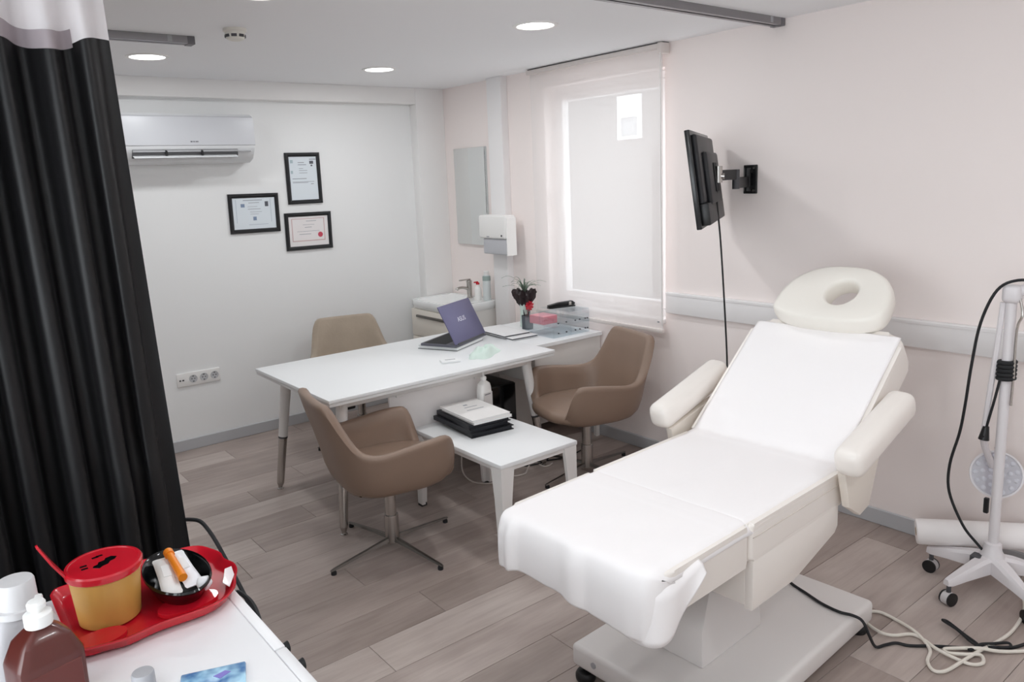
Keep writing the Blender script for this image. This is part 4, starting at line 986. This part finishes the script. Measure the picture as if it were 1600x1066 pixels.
wc = [(3.34, .95, .03), (3.246, .916, .01), (3.089, .899, .008), (2.963, .905, .012), (2.84, .927, .014), (2.736, .943, .012), (2.646, .961, .008), (2.621, .989, .008), (2.659, 1.024, .008), (2.735, 1.048, .008), (2.794, 1.12, .014), (2.832, 1.205, .008), (2.84, 1.279, .008), (2.80, 1.31, .008), (2.757, 1.30, .008), (2.722, 1.262, .010), (2.70, 1.205, .014), (2.725, 1.168, .010), (2.781, 1.132, .008), (2.774, 1.082, .010), (2.742, 1.028, .016), (2.739, .96, .012), (2.752, .916, .008), (2.789, .895, .008), (2.824, .916, .012), (2.779, .953, .016), (2.758, .995, .010), (2.772, 1.015, .008), (2.796, .993, .012), (2.846, .929, .022), (2.894, .882, .012), (2.967, .827, .008), (3.1, .75, .008)]
bm = BM(); tube(bm, wc, .0062, 8, 6)
tag(obj('white_extension_cable', bm, mat('cable_cream', (222, 216, 206), .5)), 'looped white extension cable on the floor by the lamp stand', 'cable')

# ================================================================== CURTAIN
T = thing('privacy_curtain', 'dark grey privacy curtain with white mesh top on the left', 'curtain', (0, 2.25, 0))
def curt(s, z):
    """s = metres along the rail from the free edge; z height"""
    dn = 1-z/2.44
    xe = .505+.07*dn
    ph = 2*pi*(s/.092+.16*math.sin(s*9+.6))
    amp = (.026+.016*dn)*(sst(0, .12, s)*.8+.2)
    x = xe-s*(1+.0*dn)+.012*math.sin(ph*2)*dn
    y = amp*math.sin(ph)+.018*math.sin(s*21+z*1.3)-.028*(1-sst(0, .10, s))*dn
    crumple = .022*math.exp(-((z-.98+.35*s)/.09)**2)*math.exp(-((s-.10)/.05)**2)
    y -= crumple
    return (x, y, z)
ZT = 2.135; LEN = 1.55
def hemz(s): return ZT+.014*math.sin(s*26+1)
bm = BM(); grid(bm, lambda a, b: curt(a*LEN, .06+(hemz(a*LEN)-.06)*b), 420, 46); obj('curtain_fabric', bm, M_curt, T, True, 180)
bm = BM(); grid(bm, lambda a, b: curt(a*LEN, hemz(a*LEN)+(2.435-hemz(a*LEN))*b), 420, 10); obj('mesh_panel', bm, cloth_through('curtain_mesh_white', (240, 236, 238), .45, .08), T, True, 180)
def tape(a, b):
    s = .09+a*(LEN-.09); x, y, z = curt(s, hemz(s)-.01+b*.045); return (x, y-.003, z)
bm = BM(); grid(bm, tape, 400, 3); obj('header_tape', bm, mat('mauve_grey_tape', (152, 142, 146), .7), T, True, 180)
for k in range(13):
    s = .02+k*.12; x, y, z = curt(s, 2.43); bm = BM(); tube(bm, [(x, 0, 2.44), (x, 0, 2.462)], .004, 6); box(bm, x-.008, x+.008, -.006, .006, 2.452, 2.462); obj('glider', bm, M_plasw, T)

# ================================================================== TROLLEY
KX, KY0, KY1, KZ = .472, .55, 1.80, .90
T = thing('treatment_trolley', 'white medical trolley with a black-knobbed side in the foreground', 'trolley', (.10, 1.17, 0))
x1 = KX-.10; x0 = -.55
bm = BM(); box(bm, x0, x1-.022, KY0-1.17, KY1-1.17, KZ-.025, KZ, .003, 2); obj('top_panel', bm, mat('trolley_white', (238, 238, 240), .3), T)
for a, b_ in ((KY0-1.17, .125), (.128, KY1-1.17)):
    bm = BM(); box(bm, x1-.0215, x1, a, b_, KZ-.03, KZ+.001, .003, 2); obj('edge_strip', bm, mat('trolley_edge', (232, 231, 232), .35), T)
bm = BM(); box(bm, x0+.02, x1-.03, KY0-1.15, KY1-1.19, .12, KZ-.026, .004, 1); obj('body', bm, mat('trolley_body', (226, 226, 228), .4), T)
for yy in (.135, .065):
    bm = BM(); cyl(bm, (x1, yy+.015, KZ-.018), (x1+.014, yy+.015, KZ-.018), .008, .011, 14); obj('knob', bm, M_black, T)
for sx in (x0+.06, x1-.08):
    for yy in (KY0-1.1, KY1-1.26):
        bm = BM(); cyl(bm, (sx-.012, yy, .03), (sx+.012, yy, .03), .03, seg=20); cyl(bm, (sx, yy, .04), (sx, yy, .122), .01, seg=10); obj('caster', bm, M_dgrey, T)
# red tray
T = thing('red_tray', 'glossy red plastic medical tray on the trolley', 'tray', (0, 0, KZ+.001))
out = [(.152, 1.53), (.165, 1.50), (.20, 1.49), (.24, 1.482), (.30, 1.492), (.39, 1.488), (.43, 1.50), (.462, 1.53), (.478, 1.57), (.492, 1.60), (.496, 1.635), (.487, 1.67), (.490, 1.705), (.478, 1.745), (.462, 1.775), (.43, 1.79), (.38, 1.785), (.30, 1.80), (.2, 1.79), (.165, 1.785), (.152, 1.76)]
op = [tuple(v)[:2] for v in smoothpath([(x, y, 0) for x, y in out], 3)]
cc = (.322, 1.645)
def sc_(P, k): return [(cc[0]+(x-cc[0])*k, cc[1]+(y-cc[1])*k) for x, y in P]
bm = BM()
loft(bm, [[(x, y, z) for x, y in sc_(op, k)] for k, z in ((.86, .004), (.93, .006), (.985, .022), (1.0, .024), (1.0, .028), (.975, .027), (.92, .012), (.86, .010))], True, True, True); obj('tray_body', bm, M_red, T, True, 50)
for cx, cy, a, b_ in ((.37, 1.545, .06, .035), (.20, 1.53, .05, .03)):
    bm = BM(); lathe(bm, [(.6, 0), (.9, .006), (1, .014), (1, .022)], (cx, cy, 0), 28, a, b_); obj('tray_foot', bm, M_red, T)
bm = BM(); prism(bm, [(.452, 1.535), (.478, 1.58), (.486, 1.62), (.47, 1.618), (.446, 1.56)], .0265, .029, 'z', .001, 1); obj('tray_label', bm, mat('clear_white_film', (244, 232, 234), .08), T)
# sharps container
T = thing('sharps_container', 'yellow sharps bin with a red lid on the red tray', 'sharps bin', (.238, 1.618, KZ+.013))
bm = BM(); lathe(bm, [(.054, 0), (.057, .003), (.0655, .098), (.068, .100), (.0685, .108), (.066, .11)], seg=48); obj('tub', bm, M_yel, T)
bm = BM(); lathe(bm, [(.0705, .102), (.0715, .106), (.0715, .114), (.069, .1175), (.064, .118), (.063, .1165), (.03, .117), (.001, .117)], seg=48); LIDO = obj('lid', bm, M_red, T)
rz = Matrix.Rotation(R(38), 3, 'Z')
bm = BM(); pts = [(-.026, .006), (-.02, .010), (-.012, .007), (-.004, .012), (.006, .007), (.014, .011), (.024, .006), (.026, -.006), (.016, -.010), (.006, -.007), (-.004, -.011), (-.014, -.007), (-.024, -.008)]
prism(bm, [tuple((rz @ Vector((x, y-.004, 0)))[:2]) for x, y in pts], .1168, .1176); obj('needle_slot', bm, M_blackg, LIDO, False)
bm = BM()
for cx, cy in ((-.024, .026), (-.032, .016), (.012, .03), (.02, .027)):
    p = rz @ Vector((cx, cy, 0)); box(bm, p.x-.006, p.x+.006, p.y-.003, p.y+.003, .1168, .1178)
obj('release_notch', bm, M_blackg, LIDO, False)
bm = BM(); loft(bm, [[(-.070+dx, -.004+dy, z) for dx, dy in ((0, -w_), (.004, -w_), (.004, w_), (0, w_))] for dx0, w_, z in ((0, .016, .104), (0, .017, .112))])
bm.free(); bm = BM(); rings = []
for t_, w_, x_, z_ in ((0, .012, -.069, .108), (.1, .0125, -.076, .120), (.4, .012, -.09, .145), (.75, .010, -.103, .172), (.95, .007, -.109, .185), (1, .003, -.110, .188)):
    rings.append([(x_, -w_, z_), (x_+.004, -w_, z_+.001), (x_+.004, w_, z_+.001), (x_, w_, z_)])
loft(bm, rings); obj('lid_tab', bm, M_red, LIDO)
# black bowl
T = thing('black_dish', 'glossy black oval dish on the red tray', 'dish', (.372, 1.622, KZ+.0125))
bm = BM(); lathe(bm, [(.62, 0), (.72, .003), (.9, .026), (1.0, .040), (1.03, .043), (1.03, .047), (1.0, .049), (.95, .046), (.88, .03), (.72, .008), (.5, .006), (.01, .006)], (0, 0, 0), 48, .062, .112); obj('dish_body', bm, M_blackg, T, True, 50)
bm = BM(); loft(bm, [[(.0635*k*math.cos(2*pi*i/48), .1145*k*math.sin(2*pi*i/48), z) for i in range(48)] for k, z in ((1.0, .0445), (1.02, .046), (1.0, .0495), (.975, .0475))], True, False, False); obj('rim', bm, M_blackg, T)
def packet(loc, l, wd, rz, ry, m, name, label, cat, group=None):
    T = thing(name, label, cat, loc, rz, group); T.rotation_euler = (0, ry, rz)
    bm = BM(); rings = []
    for t_, k, th in ((0, .9, .002), (.05, 1, .004), (.12, .95, .014), (.5, .9, .020), (.88, .95, .014), (.95, 1, .004), (1, .9, .002)):
        rings.append([(l*(t_-.5), wd/2*k*a, th/2*b) for a, b in ((-1, 0), (-.6, -1), (.6, -1), (1, 0), (.6, 1), (-.6, 1))])
    loft(bm, rings); obj('wrapper', bm, m, T, True, 50)
    bm = BM(); box(bm, -l*.1, l*.2, -wd*.2, wd*.2, .0098, .0106); obj('print_panel', bm, M_paper, T)
    return T
packet((.352, 1.618, KZ+.056), .125, .040, R(84), R(-13), M_plasw, 'syringe_packet', 'white syringe packet on the left inside the black dish', 'packet', 'packets in the dish')
packet((.390, 1.628, KZ+.056), .13, .040, R(93), R(-12), mat('packet_white', (240, 240, 244), .3), 'syringe_packet', 'white syringe packet on the right inside the black dish', 'packet', 'packets in the dish')
T = thing('orange_needle', 'orange capped needle between the white packets', 'needle', (.372, 1.622, KZ+.073), R(90)); T.rotation_euler = (0, R(-10), R(90))
bm = BM(); cyl(bm, (-.05, 0, 0), (.04, 0, 0), .0095, .008, 12); obj('cap', bm, mat('orange_plastic', (236, 136, 36), .35), T)
bm = BM(); cyl(bm, (.04, 0, 0), (.054, 0, 0), .0105, seg=12); obj('hub', bm, mat('orange_plastic', (236, 136, 36)), T)
bm = BM(); bmesh.ops.create_icosphere(bm, subdivisions=3, radius=.015)
for v in bm.verts: v.co *= 1+.12*math.sin(v.co.x*300+1)*math.sin(v.co.y*260)*math.cos(v.co.z*280)
tag(obj('cotton_ball', bm, mat('cotton', (226, 226, 228), .95), None, True, 80, (.407, 1.553, KZ+.047)), 'small white cotton ball at the right of the black dish', 'cotton')
# brown bottle with pump
T = thing('antiseptic_bottle', 'brown antiseptic bottle with a white pump on the trolley', 'bottle', (.10, 1.405, KZ), R(14))
rr = superring(.053, .04, 7, 48)
bm = BM(); loft(bm, [[(x*s, y*s2, z) for x, y in rr] for s, s2, z in ((.95, .95, 0), (1, 1, .006), (1, 1, .095), (.97, .97, .10), (.72, .8, .13), (.42, .5, .146), (.3, .4, .15), (.3, .4, .156))]); obj('bottle_body', bm, mat('brown_plastic', (84, 34, 28), .28, coat=.2), T, True, 25)
bm = BM(); lathe(bm, [(.021, .152), (.0215, .154), (.0215, .172), (.019, .174), (.009, .175), (.009, .181), (.014, .182), (.0145, .19), (.012, .194), (.001, .195)], seg=28); box(bm, -.004, .03, -.006, .006, .184, .192, .003, 2, Matrix.Rotation(R(60), 3, 'Z')); obj('pump', bm, M_plasw, T)
bm = BM(); box(bm, -.042, .042, -.0412, -.039, .01, .085, .001, 1); obj('label', bm, mat('brown_label', (96, 40, 34), .4), T)
# white bottle
T = thing('white_jug', 'white plastic bottle with a large cap behind the brown bottle', 'bottle', (.082, 1.512, KZ), R(10))
bm = BM(); loft(bm, [[(x*s, y*s, z) for x, y in superring(.056, .042, 4, 40)] for s, z in ((.95, 0), (1, .006), (1, .085), (.92, .11), (.75, .128), (.6, .138), (.56, .14))]); obj('bottle_body', bm, mat('translucent_white', (184, 182, 185), .35), T)
bm = BM(); lathe(bm, [(.038, .136), (.038, .148), (.0315, .149), (.030, .19), (.028, .194), (.001, .195)], seg=36); obj('cap', bm, mat('cap_ivory', (206, 204, 205), .4), T)
# grey cap, blue packet
T = thing('grey_cap', 'small grey plastic cylinder cap on the trolley top', 'cap', (.232, 1.335, KZ))
bm = BM(); lathe(bm, [(.019, 0), (.0195, .002), (.0185, .036), (.017, .0385), (.001, .039)], seg=32); obj('cap_shell', bm, M_plasg, T)
bm = BM(); lathe(bm, [(.0198, .0), (.0202, .002), (.0198, .005)], seg=32, cap0=False, cap1=False); obj('cap_rim', bm, M_plasg, T)
T = thing('blue_packet', 'blue printed wipes packet at the front of the trolley', 'packet', (.325, 1.262, KZ), R(-20))
bm = BM(); box(bm, -.055, .055, -.06, .052, 0, .008, .003, 2)
mb = bpy.data.materials.new('blue_print'); mb.use_nodes = True
nt = mb.node_tree; vn = nt.nodes.new('ShaderNodeTexNoise'); vn.inputs['Scale'].default_value = 30; cr = nt.nodes.new('ShaderNodeValToRGB')
tc = nt.nodes.new('ShaderNodeTexCoord'); nt.links.new(tc.outputs['Object'], vn.inputs[0])
cr.color_ramp.elements[0].color = lin((30, 96, 160)); cr.color_ramp.elements[1].color = lin((170, 214, 236)); cr.color_ramp.elements[0].position = .35; cr.color_ramp.elements[1].position = .68
nt.links.new(vn.outputs[0], cr.inputs[0]); nt.links.new(cr.outputs[0], nt.nodes['Principled BSDF'].inputs['Base Color']); nt.nodes['Principled BSDF'].inputs['Roughness'].default_value = .25
obj('wrapper', bm, mb, T)
bm = BM(); prism(bm, [(.0, .025), (.02, .035), (.03, .028), (.012, .014)], .0078, .0084); obj('printed_shape', bm, mat('print_violet', (120, 110, 190), .4), T, False)
# black cable between curtain and trolley
bm = BM(); tube(bm, [(.42, 2.42, .60), (.52, 2.38, .74), (.60, 2.33, .76), (.63, 2.28, .73), (.66, 2.20, .62), (.66, 2.05, .55), (.60, 1.92, .62), (.545, 1.80, .76), (.535, 1.71, .80), (.53, 1.62, .80), (.51, 1.50, .74), (.50, 1.3, .6), (.52, 1.2, .3), (.56, 1.15, .007), (.7, 1.0, .006)], .006, 8, 6)
tag(obj('trolley_cable', bm, M_blackm), 'black cable hanging beside the trolley and the curtain edge', 'cable')
